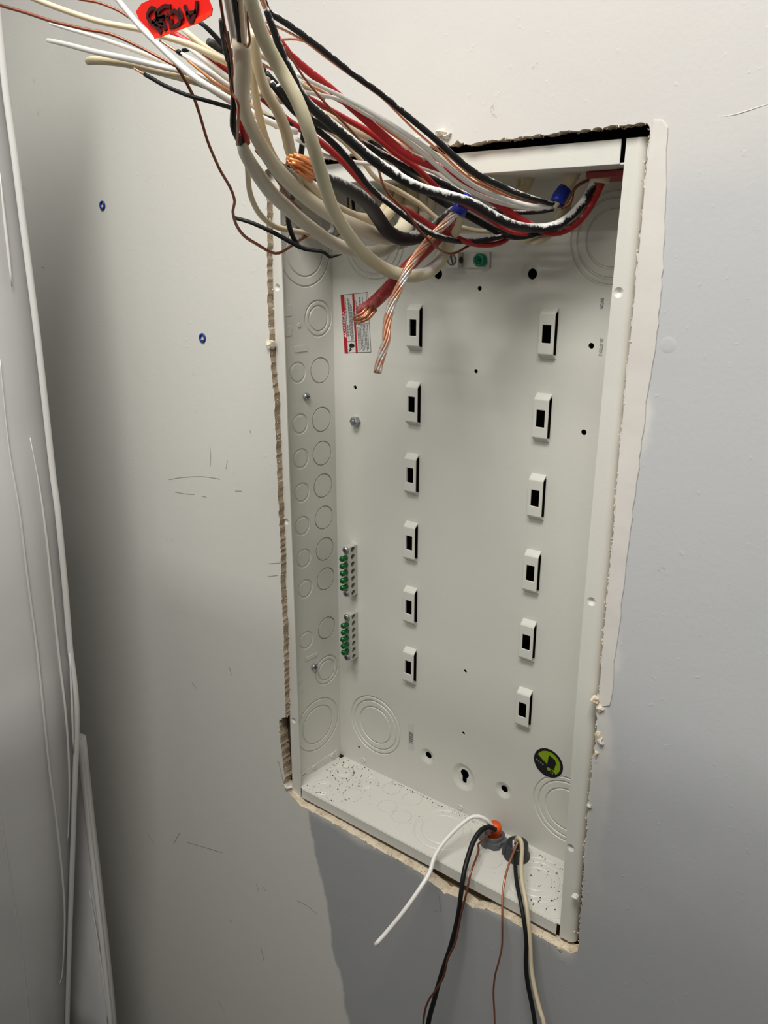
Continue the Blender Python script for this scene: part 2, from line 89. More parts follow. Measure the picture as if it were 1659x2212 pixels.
 {'key': 'K_red', 'p': [(130.5, -207.4, 745.6), (146.8, -200.4, 735.4), (154.0, -184.7, 725.6), (158.5, -161.3, 713.1), (162.8, -138.0, 700.0), (166.7, -112.0, 689.5), (171.0, -92.0, 678.1), (178.6, -74.7, 661.8), (187.7, -58.0, 651.3), (196.5, -43.0, 644.3), (204.5, -26.0, 634.9), (213.3, -6.0, 626.9), (219.7, 12.0, 621.7), (230.0, 24.0, 620.7), (236.8, 36.0, 624.4), (238.3, 48.0, 632.2)], 'r': [1.98, 1.98, 2.02, 2.09, 2.24, 2.42, 2.52, 2.52, 2.36, 2.21, 2.25, 2.3, 2.31, 2.22, 2.11, 1.91], 'mat': 'red', 'parent': 'K', 'name': 'red_conductor', 'flat': 1.0},
 {'key': 'K_cream', 'p': [(155.3, -99.0, 702.7), (160.2, -79.0, 693.5), (167.3, -63.3, 679.4), (172.8, -53.3, 668.0), (181.7, -38.3, 660.5), (190.9, -23.0, 651.5), (198.9, -5.0, 639.4), (206.5, 18.0, 634.2), (218.3, 28.0, 631.7), (229.0, 36.0, 632.8), (233.7, 46.0, 642.4), (234.1, 55.0, 660.8), (234.5, 58.0, 678.0), (234.9, 58.0, 685.7)], 'r': [1.46, 1.59, 1.71, 1.83, 1.95, 2.04, 2.08, 2.02, 1.93, 1.9, 1.96, 2.13, 2.44, 2.83], 'mat': 'cream', 'parent': 'K', 'name': 'cream_conductor', 'flat': 1.0},
 {'key': 'K_bare', 'p': [(207.2, -186.0, 731.3), (206.7, -170.0, 717.4), (207.2, -156.0, 708.5), (208.4, -142.0, 699.6), (210.6, -129.3, 691.2), (214.0, -120.0, 682.9), (216.6, -113.3, 674.4), (218.2, -109.3, 668.2), (219.2, -107.0, 660.6), (221.7, -101.3, 652.2), (227.8, -88.7, 641.0), (231.4, -81.2, 631.2), (234.1, -73.2, 624.5), (237.3, -64.0, 617.5), (216.8, -20.0, 613.8), (215.9, -4.0, 614.9), (216.2, 12.0, 620.0), (217.4, 30.0, 624.2)], 'r': [0.66, 0.68, 0.75, 0.82, 0.83, 0.85, 0.86, 0.86, 0.88, 0.97, 1.0, 1.01, 1.02, 1.04, 1.03, 1.01, 1.03, 1.05], 'mat': 'copper_m', 'parent': 'K', 'name': 'bare_ground_wire', 'flat': 1.0},
 {'key': 'N1_sheath', 'p': [(250.7, -262.0, 715.5), (246.6, -258.0, 709.3), (239.9, -252.0, 702.6), (230.0, -244.0, 696.0), (221.5, -234.0, 687.8), (214.0, -220.0, 679.2), (204.0, -200.0, 669.2), (193.7, -178.0, 660.9), (182.6, -145.0, 650.5), (174.7, -110.0, 640.4), (167.7, -70.0, 632.7), (161.6, -30.0, 626.7), (149.7, 10.0, 632.1), (136.4, 40.0, 650.5), (129.4, 55.0, 672.8), (128.4, 58.0, 692.3)], 'r': [5.4, 5.49, 5.43, 4.99, 4.83, 5.12, 5.64, 6.05, 6.45, 6.85, 7.16, 7.33, 7.64, 7.54, 7.28, 7.25], 'mat': 'ivory', 'parent': 'N1', 'name': 'sheath', 'flat': 0.75},
 {'key': 'N1_white', 'p': [(269.6, -292.0, 764.2), (261.0, -280.0, 734.7), (256.5, -275.0, 728.9), (250.8, -268.0, 722.3), (244.0, -260.0, 714.5)], 'r': [1.84, 1.91, 1.9, 1.85, 1.8], 'mat': 'white_g', 'parent': 'N1', 'name': 'white_conductor', 'flat': 1.0},
 {'key': 'N1_black', 'p': [(274.9, -292.0, 763.0), (272.5, -286.0, 731.4), (267.8, -281.0, 725.8), (260.4, -273.0, 719.9), (249.5, -262.0, 713.4)], 'r': 1.56, 'mat': 'black', 'parent': 'N1', 'name': 'black_conductor', 'flat': 1.0},
 {'key': 'N1_cream', 'p': [(279.6, -292.0, 762.0), (274.6, -284.0, 731.5), (269.7, -279.0, 725.9), (262.9, -272.0, 719.7), (252.5, -262.0, 712.4)], 'r': [1.36, 1.43, 1.46, 1.4, 1.36], 'mat': 'ivory', 'parent': 'N1', 'name': 'cream_conductor', 'flat': 1.0},
 {'key': 'N1_paper', 'p': [(283.1, -292.0, 761.2), (274.1, -280.0, 732.4), (269.7, -276.0, 726.6), (262.7, -270.0, 720.1), (253.3, -262.0, 713.5)], 'r': [1.17, 1.2, 1.17, 1.11, 1.04], 'mat': 'white_g', 'parent': 'N1', 'name': 'paper_filler', 'flat': 1.0},
 {'key': 'N1_bare', 'p': [(285.7, -292.0, 760.6), (283.2, -287.0, 729.3), (279.9, -284.0, 723.2), (272.7, -278.0, 718.1), (269.1, -274.0, 713.6), (266.0, -271.0, 710.6), (262.5, -269.0, 709.3), (257.1, -266.0, 711.3)], 'r': 0.59, 'mat': 'copper_m', 'parent': 'N1', 'name': 'bare_ground_wire', 'flat': 1.0},
 {'key': 'N2_sheath', 'p': [(196.7, -215.0, 677.1), (192.3, -208.0, 671.4), (184.9, -193.0, 663.0), (169.5, -165.0, 652.9), (157.6, -140.0, 646.0), (146.5, -112.0, 637.6), (140.3, -85.0, 628.4), (136.8, -62.0, 621.2), (141.1, -35.0, 614.9), (145.1, -12.0, 616.5), (140.2, 12.0, 623.9), (132.3, 36.0, 640.7), (122.9, 54.0, 665.2), (119.3, 60.0, 693.1)], 'r': [3.39, 4.58, 5.21, 5.62, 5.74, 5.81, 5.83, 5.78, 5.81, 5.85, 5.74, 5.66, 5.72, 5.43], 'mat': 'ivory_g', 'parent': 'N2', 'name': 'sheath', 'flat': 0.85},
 {'key': 'N2_black', 'p': [(240.1, -262.0, 719.9), (230.7, -252.0, 708.0), (221.6, -242.0, 696.0), (213.9, -236.0, 688.3), (209.0, -232.0, 682.7), (203.4, -225.0, 679.6), (195.5, -214.0, 675.8)], 'r': [1.41, 1.57, 1.73, 1.82, 1.94, 2.11, 1.95], 'mat': 'black', 'parent': 'N2', 'name': 'black_conductor', 'flat': 1.0},
 {'key': 'N2_red', 'p': [(208.3, -226.0, 692.4), (205.0, -222.0, 686.6), (201.6, -217.0, 681.8), (196.8, -211.0, 677.0)], 'r': [1.75, 2.37, 2.71, 2.45], 'mat': 'red', 'parent': 'N2', 'name': 'red_conductor', 'flat': 1.0},
 {'key': 'N2_bare', 'p': [(262.3, -292.0, 765.8), (261.1, -285.0, 733.6), (259.0, -282.0, 727.0), (254.2, -276.0, 719.3), (251.7, -272.0, 712.4), (251.4, -270.0, 706.7), (247.4, -266.0, 699.6), (243.6, -264.0, 693.9), (243.7, -263.0, 690.9), (246.1, -262.0, 687.3), (242.2, -258.0, 684.1), (232.4, -250.0, 680.3), (218.7, -238.0, 678.2), (200.5, -222.0, 674.6)], 'r': [0.74, 0.77, 0.79, 0.81, 0.8, 0.76, 0.74, 0.75, 0.75, 0.75, 0.8, 0.89, 0.88, 0.86], 'mat': 'copper_m', 'parent': 'N2', 'name': 'bare_ground_wire', 'flat': 1.0},
 {'key': 'N2_slate', 'p': [(255.0, -279.0, 720.1), (250.2, -274.0, 715.3), (243.1, -266.0, 710.5), (239.7, -262.0, 707.0)], 'r': [1.0, 1.09, 1.05, 0.85], 'mat': 'black_d', 'parent': 'N2', 'name': 'loose_conductor', 'flat': 1.0},
 {'key': 'N3', 'p': [(235.4, -240.0, 720.3), (231.2, -236.0, 710.5), (223.2, -228.0, 701.3), (213.4, -216.0, 692.0), (201.5, -200.0, 681.0), (190.8, -182.0, 671.6), (181.1, -160.0, 662.8), (168.7, -130.0, 654.9), (161.5, -100.0, 648.9), (150.1, -60.0, 643.6), (144.7, -30.0, 642.1), (134.3, 0.0, 646.3), (117.4, 35.0, 662.5), (111.1, 50.0, 679.2), (109.4, 55.0, 695.2)], 'r': [2.3, 2.34, 2.48, 2.66, 2.83, 2.97, 3.11, 3.3, 3.46, 3.68, 3.84, 3.93, 4.03, 4.06, 3.93], 'mat': 'cream', 'name': 'cream_cable', 'label': 'cream cable directly right of the frontmost split cable', 'cat': 'cable', 'flat': 0.8},
 {'key': 'N4', 'p': [(246.8, -250.0, 721.2), (236.8, -238.0, 709.5), (232.2, -228.0, 699.1), (228.1, -215.0, 690.7), (219.6, -200.0, 682.1), (208.1, -185.0, 674.2), (197.5, -168.0, 668.0), (181.7, -140.0, 658.8), (170.0, -112.0, 651.2), (159.1, -80.0, 644.6), (152.0, -45.0, 640.0), (142.1, -10.0, 641.3), (132.0, 20.0, 651.7), (123.3, 45.0, 670.5), (119.9, 52.0, 694.3)], 'r': [2.99, 3.28, 3.67, 3.91, 4.07, 4.24, 4.42, 4.7, 4.96, 5.05, 4.92, 4.79, 4.71, 4.61, 4.61], 'mat': 'cream', 'name': 'cream_cable', 'label': 'thick tan cable passing behind the stripped copper strand bundle', 'cat': 'cable', 'flat': 0.8},
 {'key': 'Q', 'p': [(169.6, -185.0, 675.5), (153.3, -170.0, 666.5), (128.5, -145.0, 654.2), (100.9, -110.0, 643.1), (83.9, -78.0, 635.5), (74.0, -50.0, 633.1), (63.9, -22.0, 631.6), (54.3, 10.0, 628.7), (46.7, 35.0, 634.3), (38.1, 50.0, 651.7), (31.7, 58.0, 677.6), (32.2, 58.0, 698.3)], 'r': [1.72, 1.8, 1.98, 2.21, 2.33, 2.34, 2.38, 2.47, 2.42, 2.43, 2.48, 2.57], 'mat': 'cream', 'name': 'cream_wire', 'label': 'slim cream cable bending over the left front flange of the box', 'cat': 'cable', 'flat': 1.0},
 {'key': 'S', 'p': [(180.4, -170.0, 671.9), (175.6, -155.0, 667.5), (163.7, -130.0, 663.4), (153.8, -110.0, 658.3), (138.1, -85.0, 648.7), (120.1, -60.0, 639.9), (97.6, -30.0, 632.0), (69.2, 10.0, 631.4), (46.6, 40.0, 642.8)], 'r': [1.48, 1.6, 1.72, 1.79, 1.82, 1.83, 1.85, 1.88, 1.86], 'mat': 'slate', 'name': 'grey_wire', 'label': 'slate grey wire curving between the tan cables', 'cat': 'wire', 'flat': 1.0},
 {'key': 'B3', 'p': [(169.6, -130.0, 700.3), (164.3, -126.0, 693.0), (154.0, -118.0, 681.0), (137.3, -105.0, 667.3), (114.5, -88.0, 654.5), (97.3, -75.0, 643.5), (89.7, -66.0, 635.0), (85.4, -57.0, 626.1), (85.9, -50.0, 618.3)], 'r': [1.79, 1.93, 2.09, 2.21, 2.25, 2.21, 2.13, 2.04, 1.93], 'mat': 'black', 'name': 'black_wire', 'label': 'black wire dropping nearly straight down behind the cream cables', 'cat': 'wire', 'flat': 1.0},
 {'key': 'B4', 'p': [(54.0, -95.0, 642.1), (66.2, -88.0, 638.5), (78.5, -74.0, 630.6), (88.6, -60.0, 621.6), (94.2, -52.0, 617.5), (102.8, -44.0, 616.0), (106.0, -40.0, 614.2), (108.0, -37.0, 611.2), (110.6, -34.0, 611.9), (115.5, -30.0, 613.1)], 'r': [1.54, 1.66, 1.79, 1.93, 1.82, 1.58, 1.47, 1.35, 1.23, 0.37], 'mat': 'black', 'name': 'black_wire', 'label': 'short black wire with blunt end beside the left flange, lowest black one', 'cat': 'wire', 'flat': 1.0},
 {'key': 'T2', 'p': [(176.6, -245.0, 716.7), (176.4, -240.0, 711.8), (173.0, -230.0, 702.7), (165.5, -218.0, 691.1), (156.3, -205.0, 678.7), (147.3, -190.0, 667.6), (137.2, -172.0, 656.9), (127.9, -160.0, 648.5), (116.7, -152.0, 643.0), (104.1, -138.0, 634.5), (94.2, -120.0, 626.0), (88.4, -100.0, 620.0), (86.0, -85.0, 614.8), (85.1, -75.0, 614.1), (78.2, -55.0, 619.1), (68.4, -30.0, 625.9), (57.7, -5.0, 631.2), (36.3, 30.0, 635.2)], 'r': [0.84, 0.92, 0.97, 0.93, 0.94, 0.98, 1.02, 1.05, 1.08, 1.16, 1.28, 1.27, 1.22, 1.24, 1.27, 1.31, 1.35, 1.42], 'mat': 'copper_m', 'name': 'copper_wire', 'label': 'bare copper wire drooping across the pale wall left of the box', 'cat': 'wire', 'flat': 1.0},
 {'key': 'T3', 'p': [(193.0, -200.0, 673.9), (191.7, -190.0, 667.7), (182.2, -170.0, 657.8), (172.1, -150.0, 649.8), (159.1, -125.0, 644.1)], 'r': 0.81, 'mat': 'copper_m', 'name': 'copper_wire', 'label': 'thin copper wire lying between the two front cream cables', 'cat': 'wire', 'flat': 1.0},
 {'key': 'T3b', 'p': [(63.1, -30.0, 632.6), (65.8, -12.0, 629.0), (53.9, 20.0, 626.8), (48.3, 50.0, 632.5)], 'r': 0.93, 'mat': 'copper', 'name': 'copper_wire', 'label': 'short copper wire just inside the box behind the lowest cream loop', 'cat': 'wire', 'flat': 1.0},
 {'key': 'T4', 'p': [(206.8, -200.3, 741.5), (207.5, -184.0, 739.5), (207.5, -168.0, 736.9), (208.2, -152.0, 731.7), (209.7, -136.0, 726.5), (214.8, -118.7, 718.8), (221.2, -102.0, 710.6), (230.1, -82.0, 699.4), (234.9, -66.0, 688.9), (243.3, -42.0, 672.7), (251.3, -22.0, 663.0), (256.2, 12.0, 655.5), (267.0, 30.0, 651.3)], 'r': [0.7, 0.72, 0.74, 0.76, 0.74, 0.71, 0.81, 0.83, 0.85, 0.93, 1.01, 1.03, 0.95], 'mat': 'copper', 'name': 'copper_wire', 'label': 'bare copper wire hugging the underside of the highest black wire', 'cat': 'wire', 'flat': 1.0},
 {'key': 'T5', 'p': [(198.7, -204.3, 730.7), (201.6, -186.0, 735.3), (201.7, -170.0, 738.6), (202.4, -154.0, 737.8), (204.1, -134.0, 731.0), (207.5, -119.3, 725.5), (213.8, -102.7, 715.5), (219.6, -89.3, 705.5), (225.9, -76.0, 695.1), (233.6, -52.0, 680.9), (241.2, -32.0, 667.6), (242.3, 0.0, 661.4), (255.9, 20.0, 653.9)], 'r': [0.71, 0.72, 0.74, 0.8, 0.88, 0.88, 0.81, 0.83, 0.84, 0.92, 1.0, 1.03, 0.94], 'mat': 'copper', 'name': 'copper_wire', 'label': 'bare copper wire arching off the bundle below the highest black wire', 'cat': 'wire', 'flat': 1.0},
 {'key': 'T6', 'p': [(194.2, -198.3, 757.4), (194.2, -194.7, 751.4), (194.4, -190.7, 745.9), (194.9, -185.0, 739.3)], 'r': 0.67, 'mat': 'copper', 'name': 'copper_wire', 'label': 'short copper wire beside the off-white conductor at the top edge', 'cat': 'wire', 'flat': 1.0},
 {'key': 'T7', 'p': [(180.3, -181.3, 726.8), (182.9, -168.0, 722.9), (183.7, -152.0, 720.9), (185.2, -136.0, 718.4), (188.8, -112.0, 712.3), (195.2, -94.7, 706.6), (201.3, -81.3, 699.0), (207.5, -68.7, 691.6), (211.4, -61.3, 686.2)], 'r': [0.83, 0.85, 0.87, 0.96, 1.09, 1.21, 1.3, 1.29, 1.09], 'mat': 'copper', 'name': 'copper_wire', 'label': 'brown copper wire between the painted red conductor and white wires', 'cat': 'wire', 'flat': 1.0},
 {'key': 'T8', 'p': [(159.9, -104.0, 703.3), (164.5, -84.0, 697.4), (174.1, -63.3, 691.5), (183.3, -46.7, 684.6), (191.3, -33.3, 673.4), (196.2, -22.8, 666.9), (201.8, -10.0, 658.6)], 'r': [0.93, 0.95, 1.05, 1.11, 1.13, 1.12, 1.03], 'mat': 'copper_d', 'name': 'copper_wire', 'label': 'brown copper wire under the broad tan cable', 'cat': 'wire', 'flat': 1.0},
 {'key': 'M', 'p': [(160.7, -163.3, 714.5), (166.0, -134.0, 710.8), (171.4, -102.0, 704.6), (177.3, -83.3, 698.3), (187.3, -63.3, 693.0), (198.3, -43.3, 690.0), (204.7, -28.0, 685.5), (210.4, -14.0, 679.4), (218.5, 4.0, 669.5), (230.3, 20.0, 664.2), (239.0, 35.0, 658.8), (246.1, 52.0, 667.1), (246.9, 56.0, 686.6)], 'r': [2.9, 3.01, 3.34, 3.84, 4.34, 4.52, 4.03, 4.09, 4.17, 4.04, 4.03, 4.43, 5.0], 'mat': 'cream', 'name': 'cream_cable', 'label': 'broad tan cable emerging above the painted red conductor', 'cat': 'cable', 'flat': 0.8},
 {'key': 'W3', 'p': [(160.3, -129.0, 690.1), (164.6, -105.0, 681.4), (174.6, -75.0, 678.0), (187.2, -51.7, 679.1), (200.7, -25.0, 675.8), (207.4, -9.0, 668.6), (213.8, 5.0, 660.3), (238.8, 0.0, 647.5), (238.4, 30.0, 641.7)], 'r': [1.41, 1.45, 1.58, 1.7, 1.83, 1.96, 2.06, 1.99, 1.86], 'mat': 'white', 'name': 'white_wire', 'label': 'white wire under the painted red conductor, lowest white one on the right', 'cat': 'wire', 'flat': 1.0},
 {'key': 'l1', 'p': [(75.9, -276.0, 762.1), (88.2, -272.0, 756.7), (109.4, -265.0, 748.5), (129.6, -257.6, 741.7), (151.0, -248.0, 736.8), (162.6, -242.6, 733.1), (179.1, -234.8, 727.5), (189.2, -223.3, 721.3), (190.3, -206.7, 717.8), (193.1, -186.7, 714.2)], 'r': [1.62, 1.61, 1.66, 1.7, 1.69, 1.68, 1.83, 1.98, 2.11, 2.17], 'mat': 'cream', 'name': 'cream_wire', 'label': 'cream wire running under the red tag to the top edge, highest cream end', 'cat': 'wire', 'flat': 1.0},
 {'key': 'l2', 'p': [(53.0, -284.3, 759.8), (67.5, -284.0, 754.8), (86.5, -278.0, 748.7), (105.0, -272.0, 742.6), (126.1, -265.0, 736.8), (139.7, -259.2, 733.8), (152.4, -253.2, 727.9), (164.9, -247.2, 721.1), (174.8, -242.4, 715.7), (185.9, -237.0, 709.3), (192.6, -217.3, 700.0)], 'r': [0.99, 0.97, 0.96, 0.95, 0.94, 0.89, 0.83, 0.83, 0.83, 0.8, 0.75], 'mat': 'copper_m', 'name': 'copper_wire', 'label': 'bare copper wire reaching the left photo edge, topmost of the loose ends', 'cat': 'wire', 'flat': 1.0},
 {'key': 'l3', 'p': [(85.1, -263.2, 746.7), (101.6, -258.0, 741.3), (119.6, -251.6, 735.6), (136.0, -244.4, 729.7), (149.3, -238.4, 724.1), (165.1, -231.2, 716.5), (180.9, -217.3, 706.1), (183.5, -194.0, 700.1)], 'r': [0.96, 1.12, 1.23, 1.3, 1.38, 1.46, 1.56, 1.7], 'mat': 'white', 'name': 'white_wire', 'label': 'white wire end just beneath the longest copper wire', 'cat': 'wire', 'flat': 1.0},
 {'key': 'l4', 'p': [(152.9, -268.2, 753.7), (157.6, -265.4, 746.8), (167.1, -260.0, 734.1), (177.0, -254.6, 723.4), (187.2, -249.2, 713.3), (196.4, -244.4, 705.6), (201.0, -235.3, 700.3), (201.6, -218.7, 695.2), (203.9, -198.7, 689.4), (205.1, -176.0, 685.9)], 'r': [1.48, 1.55, 1.58, 1.64, 1.78, 1.92, 2.08, 2.13, 2.05, 1.97], 'mat': 'white', 'name': 'white_wire', 'label': 'thick white wire slanting down from the top edge left of the red tag', 'cat': 'wire', 'flat': 1.0},
 {'key': 'l5', 'p': [(91.0, -269.7, 735.5), (105.9, -265.0, 731.6), (121.3, -260.0, 727.5), (137.7, -252.8, 723.2), (153.9, -245.6, 719.0), (169.7, -238.4, 715.3), (185.2, -231.2, 710.2), (188.9, -210.0, 705.0)], 'r': [1.25, 1.51, 1.66, 1.72, 1.71, 1.7, 1.69, 1.74], 'mat': 'white', 'name': 'white_wire', 'label': 'white wire with cut tip above the blunt thick cream end', 'cat': 'wire', 'flat': 1.0},
 {'key': 'l6', 'p': [(110.5, -257.2, 723.4), (113.2, -256.4, 724.0), (120.4, -253.6, 723.8), (130.4, -249.4, 722.5), (140.2, -245.2, 720.5), (159.1, -236.8, 715.1), (177.7, -228.4, 709.6), (183.4, -216.0, 705.3), (185.6, -196.0, 699.6), (189.2, -176.0, 691.2)], 'r': [1.86, 2.37, 2.58, 2.67, 2.75, 2.73, 2.8, 2.89, 2.92, 2.79], 'mat': 'cream', 'name': 'cream_wire', 'label': 'thick cream cable with drooping blunt end', 'cat': 'cable', 'flat': 1.0},
 {'key': 'l7', 'p': [(150.9, -246.6, 713.6), (155.5, -244.4, 711.2), (162.0, -241.4, 707.5), (173.6, -236.0, 702.1), (184.0, -231.2, 698.7), (187.2, -220.0, 697.2), (188.6, -206.7, 696.0), (191.9, -186.7, 693.7), (193.7, -168.0, 692.2)], 'r': [1.24, 1.24, 1.24, 1.23, 1.23, 1.26, 1.35, 1.41, 1.45], 'mat': 'black', 'name': 'black_wire', 'label': 'black wire with short stripped copper tip, lowest loose end at left', 'cat': 'wire', 'flat': 1.0},
 {'key': 'l7t', 'p': [(144.5, -249.6, 717.5), (147.3, -248.2, 715.7), (151.4, -246.3, 713.3)], 'r': 0.65, 'mat': 'copper', 'parent': 'l7', 'name': 'copper_tip', 'flat': 1.0},
 {'key': 'l8', 'p': [(111.0, -265.0, 756.3), (120.0, -262.0, 753.6), (129.2, -258.6, 751.5), (137.7, -254.6, 748.1), (143.5, -251.8, 745.0), (151.3, -248.0, 739.4)], 'r': 0.75, 'mat': 'copper_m', 'name': 'copper_wire', 'label': 'short copper wire at the top edge left of the red tag', 'cat': 'wire', 'flat': 1.0},
 {'key': 'l9', 'p': [(177.2, -241.7, 722.6), (183.1, -238.8, 718.8), (190.3, -235.2, 714.2), (192.7, -227.3, 709.9), (193.1, -218.0, 706.4), (194.3, -204.0, 701.5)], 'r': [1.24, 1.54, 1.67, 1.73, 1.74, 1.7], 'mat': 'white_s', 'name': 'white_wire', 'label': 'white-painted wire with black cut end and stripped copper tip', 'cat': 'wire', 'flat': 1.0},
 {'key': 'l9t', 'p': [(167.3, -246.6, 729.2), (172.1, -244.2, 725.9), (177.7, -241.4, 722.3)], 'r': 0.74, 'mat': 'copper', 'parent': 'l9', 'name': 'copper_tip', 'flat': 1.0},
 {'key': 'l9b', 'p': [(177.2, -242.5, 723.2), (178.6, -241.8, 721.9)], 'r': 1.38, 'mat': 'black', 'parent': 'l9', 'name': 'insulation_end', 'flat': 1.0},
 {'key': 'l10', 'p': [(157.5, -226.2, 734.9), (161.7, -224.2, 732.5), (167.5, -221.6, 729.7), (175.5, -211.3, 722.5)], 'r': 0.68, 'mat': 'copper', 'name': 'copper_wire', 'label': 'copper stub just below the red tag', 'cat': 'wire', 'flat': 1.0},
 {'key': 'l10b', 'p': [(186.5, -243.4, 717.2), (192.3, -240.4, 712.3), (196.9, -234.7, 706.7), (197.2, -223.0, 703.3), (198.4, -208.0, 699.4)], 'r': 0.74, 'mat': 'copper_d', 'name': 'copper_wire', 'label': 'brown copper wire along the white-painted wire', 'cat': 'wire', 'flat': 1.0},
 {'key': 'l11', 'p': [(157.7, -222.7, 729.1), (161.7, -221.0, 729.8), (166.5, -219.0, 730.3), (173.4, -216.0, 730.6)], 'r': 1.17, 'mat': 'black', 'name': 'black_wire', 'label': 'short black stub below the red tag', 'cat': 'wire', 'flat': 1.0},
 {'key': 'l12', 'p': [(165.6, -217.0, 744.9), (170.0, -215.0, 742.0), (172.1, -209.0, 737.4), (172.5, -201.3, 732.3), (174.1, -187.3, 725.3), (176.8, -172.3, 720.8)], 'r': [1.15, 1.31, 1.48, 1.65, 1.82, 1.86], 'mat': 'black', 'name': 'black_wire', 'label': 'black wire emerging right of the red tag behind the cables', 'cat': 'wire', 'flat': 1.0},
 {'key': 'l13', 'p': [(164.5, -208.0, 735.4), (164.9, -204.0, 734.9), (165.5, -198.0, 733.3), (167.3, -184.7, 730.5), (170.5, -168.0, 724.9)], 'r': [2.39, 2.58, 2.67, 2.72, 2.78], 'mat': 'black_d', 'name': 'black_wire', 'label': 'thick grey-black cut end right of the red tag', 'cat': 'wire', 'flat': 1.0},
 {'key': 'l15', 'p': [(164.1, -226.6, 739.2), (172.8, -222.4, 731.5), (177.9, -216.7, 726.5), (178.6, -206.0, 723.0), (181.7, -188.3, 729.8), (183.5, -178.3, 729.5), (185.6, -154.0, 719.9), (187.9, -130.0, 712.8)], 'r': [1.59, 1.74, 1.86, 1.96, 2.0, 1.83, 1.72, 1.7], 'mat': 'cream', 'name': 'cream_wire', 'label': 'cream wire beside the red wire below the tag', 'cat': 'wire', 'flat': 1.0},
 {'key': 'l16', 'p': [(162.1, -224.0, 731.7), (172.3, -219.2, 723.4), (175.1, -211.3, 718.4), (175.9, -201.3, 713.7), (178.9, -181.3, 706.1)], 'r': [1.34, 1.57, 1.72, 1.81, 1.86], 'mat': 'white', 'name': 'white_wire', 'label': 'white wire directly under the red wire below the tag', 'cat': 'wire', 'flat': 1.0},
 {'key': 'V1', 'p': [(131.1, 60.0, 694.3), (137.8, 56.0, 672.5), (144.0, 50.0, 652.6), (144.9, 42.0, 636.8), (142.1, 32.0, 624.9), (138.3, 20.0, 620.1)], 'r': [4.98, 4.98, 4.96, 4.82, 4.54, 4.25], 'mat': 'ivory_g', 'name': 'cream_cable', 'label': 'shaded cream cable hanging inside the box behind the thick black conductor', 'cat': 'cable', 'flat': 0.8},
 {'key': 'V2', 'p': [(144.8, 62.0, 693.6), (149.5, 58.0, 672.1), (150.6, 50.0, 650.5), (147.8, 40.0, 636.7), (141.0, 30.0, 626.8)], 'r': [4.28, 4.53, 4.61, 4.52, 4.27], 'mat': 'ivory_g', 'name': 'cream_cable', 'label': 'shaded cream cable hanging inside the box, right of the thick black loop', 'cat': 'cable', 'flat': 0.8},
 {'key': 'V3', 'p': [(50.9, 60.0, 699.3), (54.0, 58.0, 676.5), (62.7, 50.0, 653.1), (85.3, 30.0, 637.6)], 'r': 1.63, 'mat': 'black', 'name': 'black_wire', 'label': 'slim black wire hanging straight inside the box top left', 'cat': 'wire', 'flat': 1.0},
 {'key': 'V4', 'p': [(45.7, 60.0, 699.7), (48.2, 58.0, 676.8), (56.3, 50.0, 653.3), (78.0, 30.0, 635.7)], 'r': 1.09, 'mat': 'copper_m', 'name': 'copper_wire', 'label': 'thin copper wire hanging beside the slim black wire inside the box top left', 'cat': 'wire', 'flat': 1.0},
 {'key': 'b_white', 'p': [(243.6, 58.0, 29.6), (240.9, 50.0, 43.4), (234.5, 45.0, 50.4), (226.2, 40.0, 50.6), (220.1, 30.0, 45.8), (212.1, 12.0, 33.7), (210.1, -6.0, 23.8), (213.1, -20.0, 13.7), (212.3, -35.0, 5.0), (205.9, -52.0, -13.1), (196.3, -66.0, -33.1), (188.5, -78.0, -47.7)], 'r': [2.0, 2.13, 2.16, 2.16, 2.15, 2.16, 2.28, 2.27, 2.24, 2.23, 2.24, 2.24], 'mat': 'white', 'parent': 'BL', 'name': 'white_wire', 'flat': 1.0},
 {'key': 'b_jacket', 'p': [(239.7, 64.0, -9.4), (240.3, 64.0, 13.9), (242.5, 62.0, 27.1), (243.2, 58.0, 37.1)], 'r': [5.73, 6.16, 6.58, 6.53], 'mat': 'orange', 'parent': 'BL', 'name': 'jacket', 'flat': 0.8},
 {'key': 'b_black', 'p': [(245.1, 55.0, 34.1), (242.2, 46.0, 41.9), (239.2, 36.0, 42.8), (237.8, 24.0, 37.2), (240.2, 10.0, 28.8), (243.9, -4.0, 19.3), (247.5, -14.0, 2.8), (247.6, -18.0, -20.2), (243.5, -22.0, -54.9), (235.4, -26.0, -96.2), (227.9, -28.0, -137.1), (220.8, -30.0, -185.7), (212.3, -34.0, -319.5)], 'r': [2.54, 2.65, 2.67, 2.65, 2.62, 2.46, 2.4, 2.42, 2.45, 2.49, 2.62, 2.82, 3.1], 'mat': 'black', 'parent': 'BL', 'name': 'black_wire', 'flat': 1.0},
 {'key': 'b_copper', 'p': [(244.7, 52.0, 32.3), (241.6, 44.0, 31.3), (239.8, 36.0, 28.6), (239.5, 30.0, 28.9), (243.8, 24.0, 28.1), (246.7, 14.0, 25.5), (251.2, -2.0, 23.6), (253.4, -14.0, 6.1), (252.5, -20.0, -12.8), (251.8, -24.0, -30.4), (251.8, -30.0, -46.1), (246.2, -34.0, -67.1), (243.6, -36.0, -88.2), (236.4, -38.0, -108.5), (227.8, -40.0, -129.5), (223.9, -42.0, -162.2), (222.7, -45.0, -284.1)], 'r': 1.12, 'mat': 'copper_m', 'parent': 'BL', 'name': 'copper_wire', 'flat': 1.0},
 {'key': 'c_sheath', 'p': [(271.6, 60.0, -4.6), (268.8, 58.0, 16.0), (269.1, 56.0, 30.4)], 'r': [3.3, 3.72, 3.47], 'mat': 'white', 'parent': 'BR', 'name': 'sheath', 'flat': 0.6},
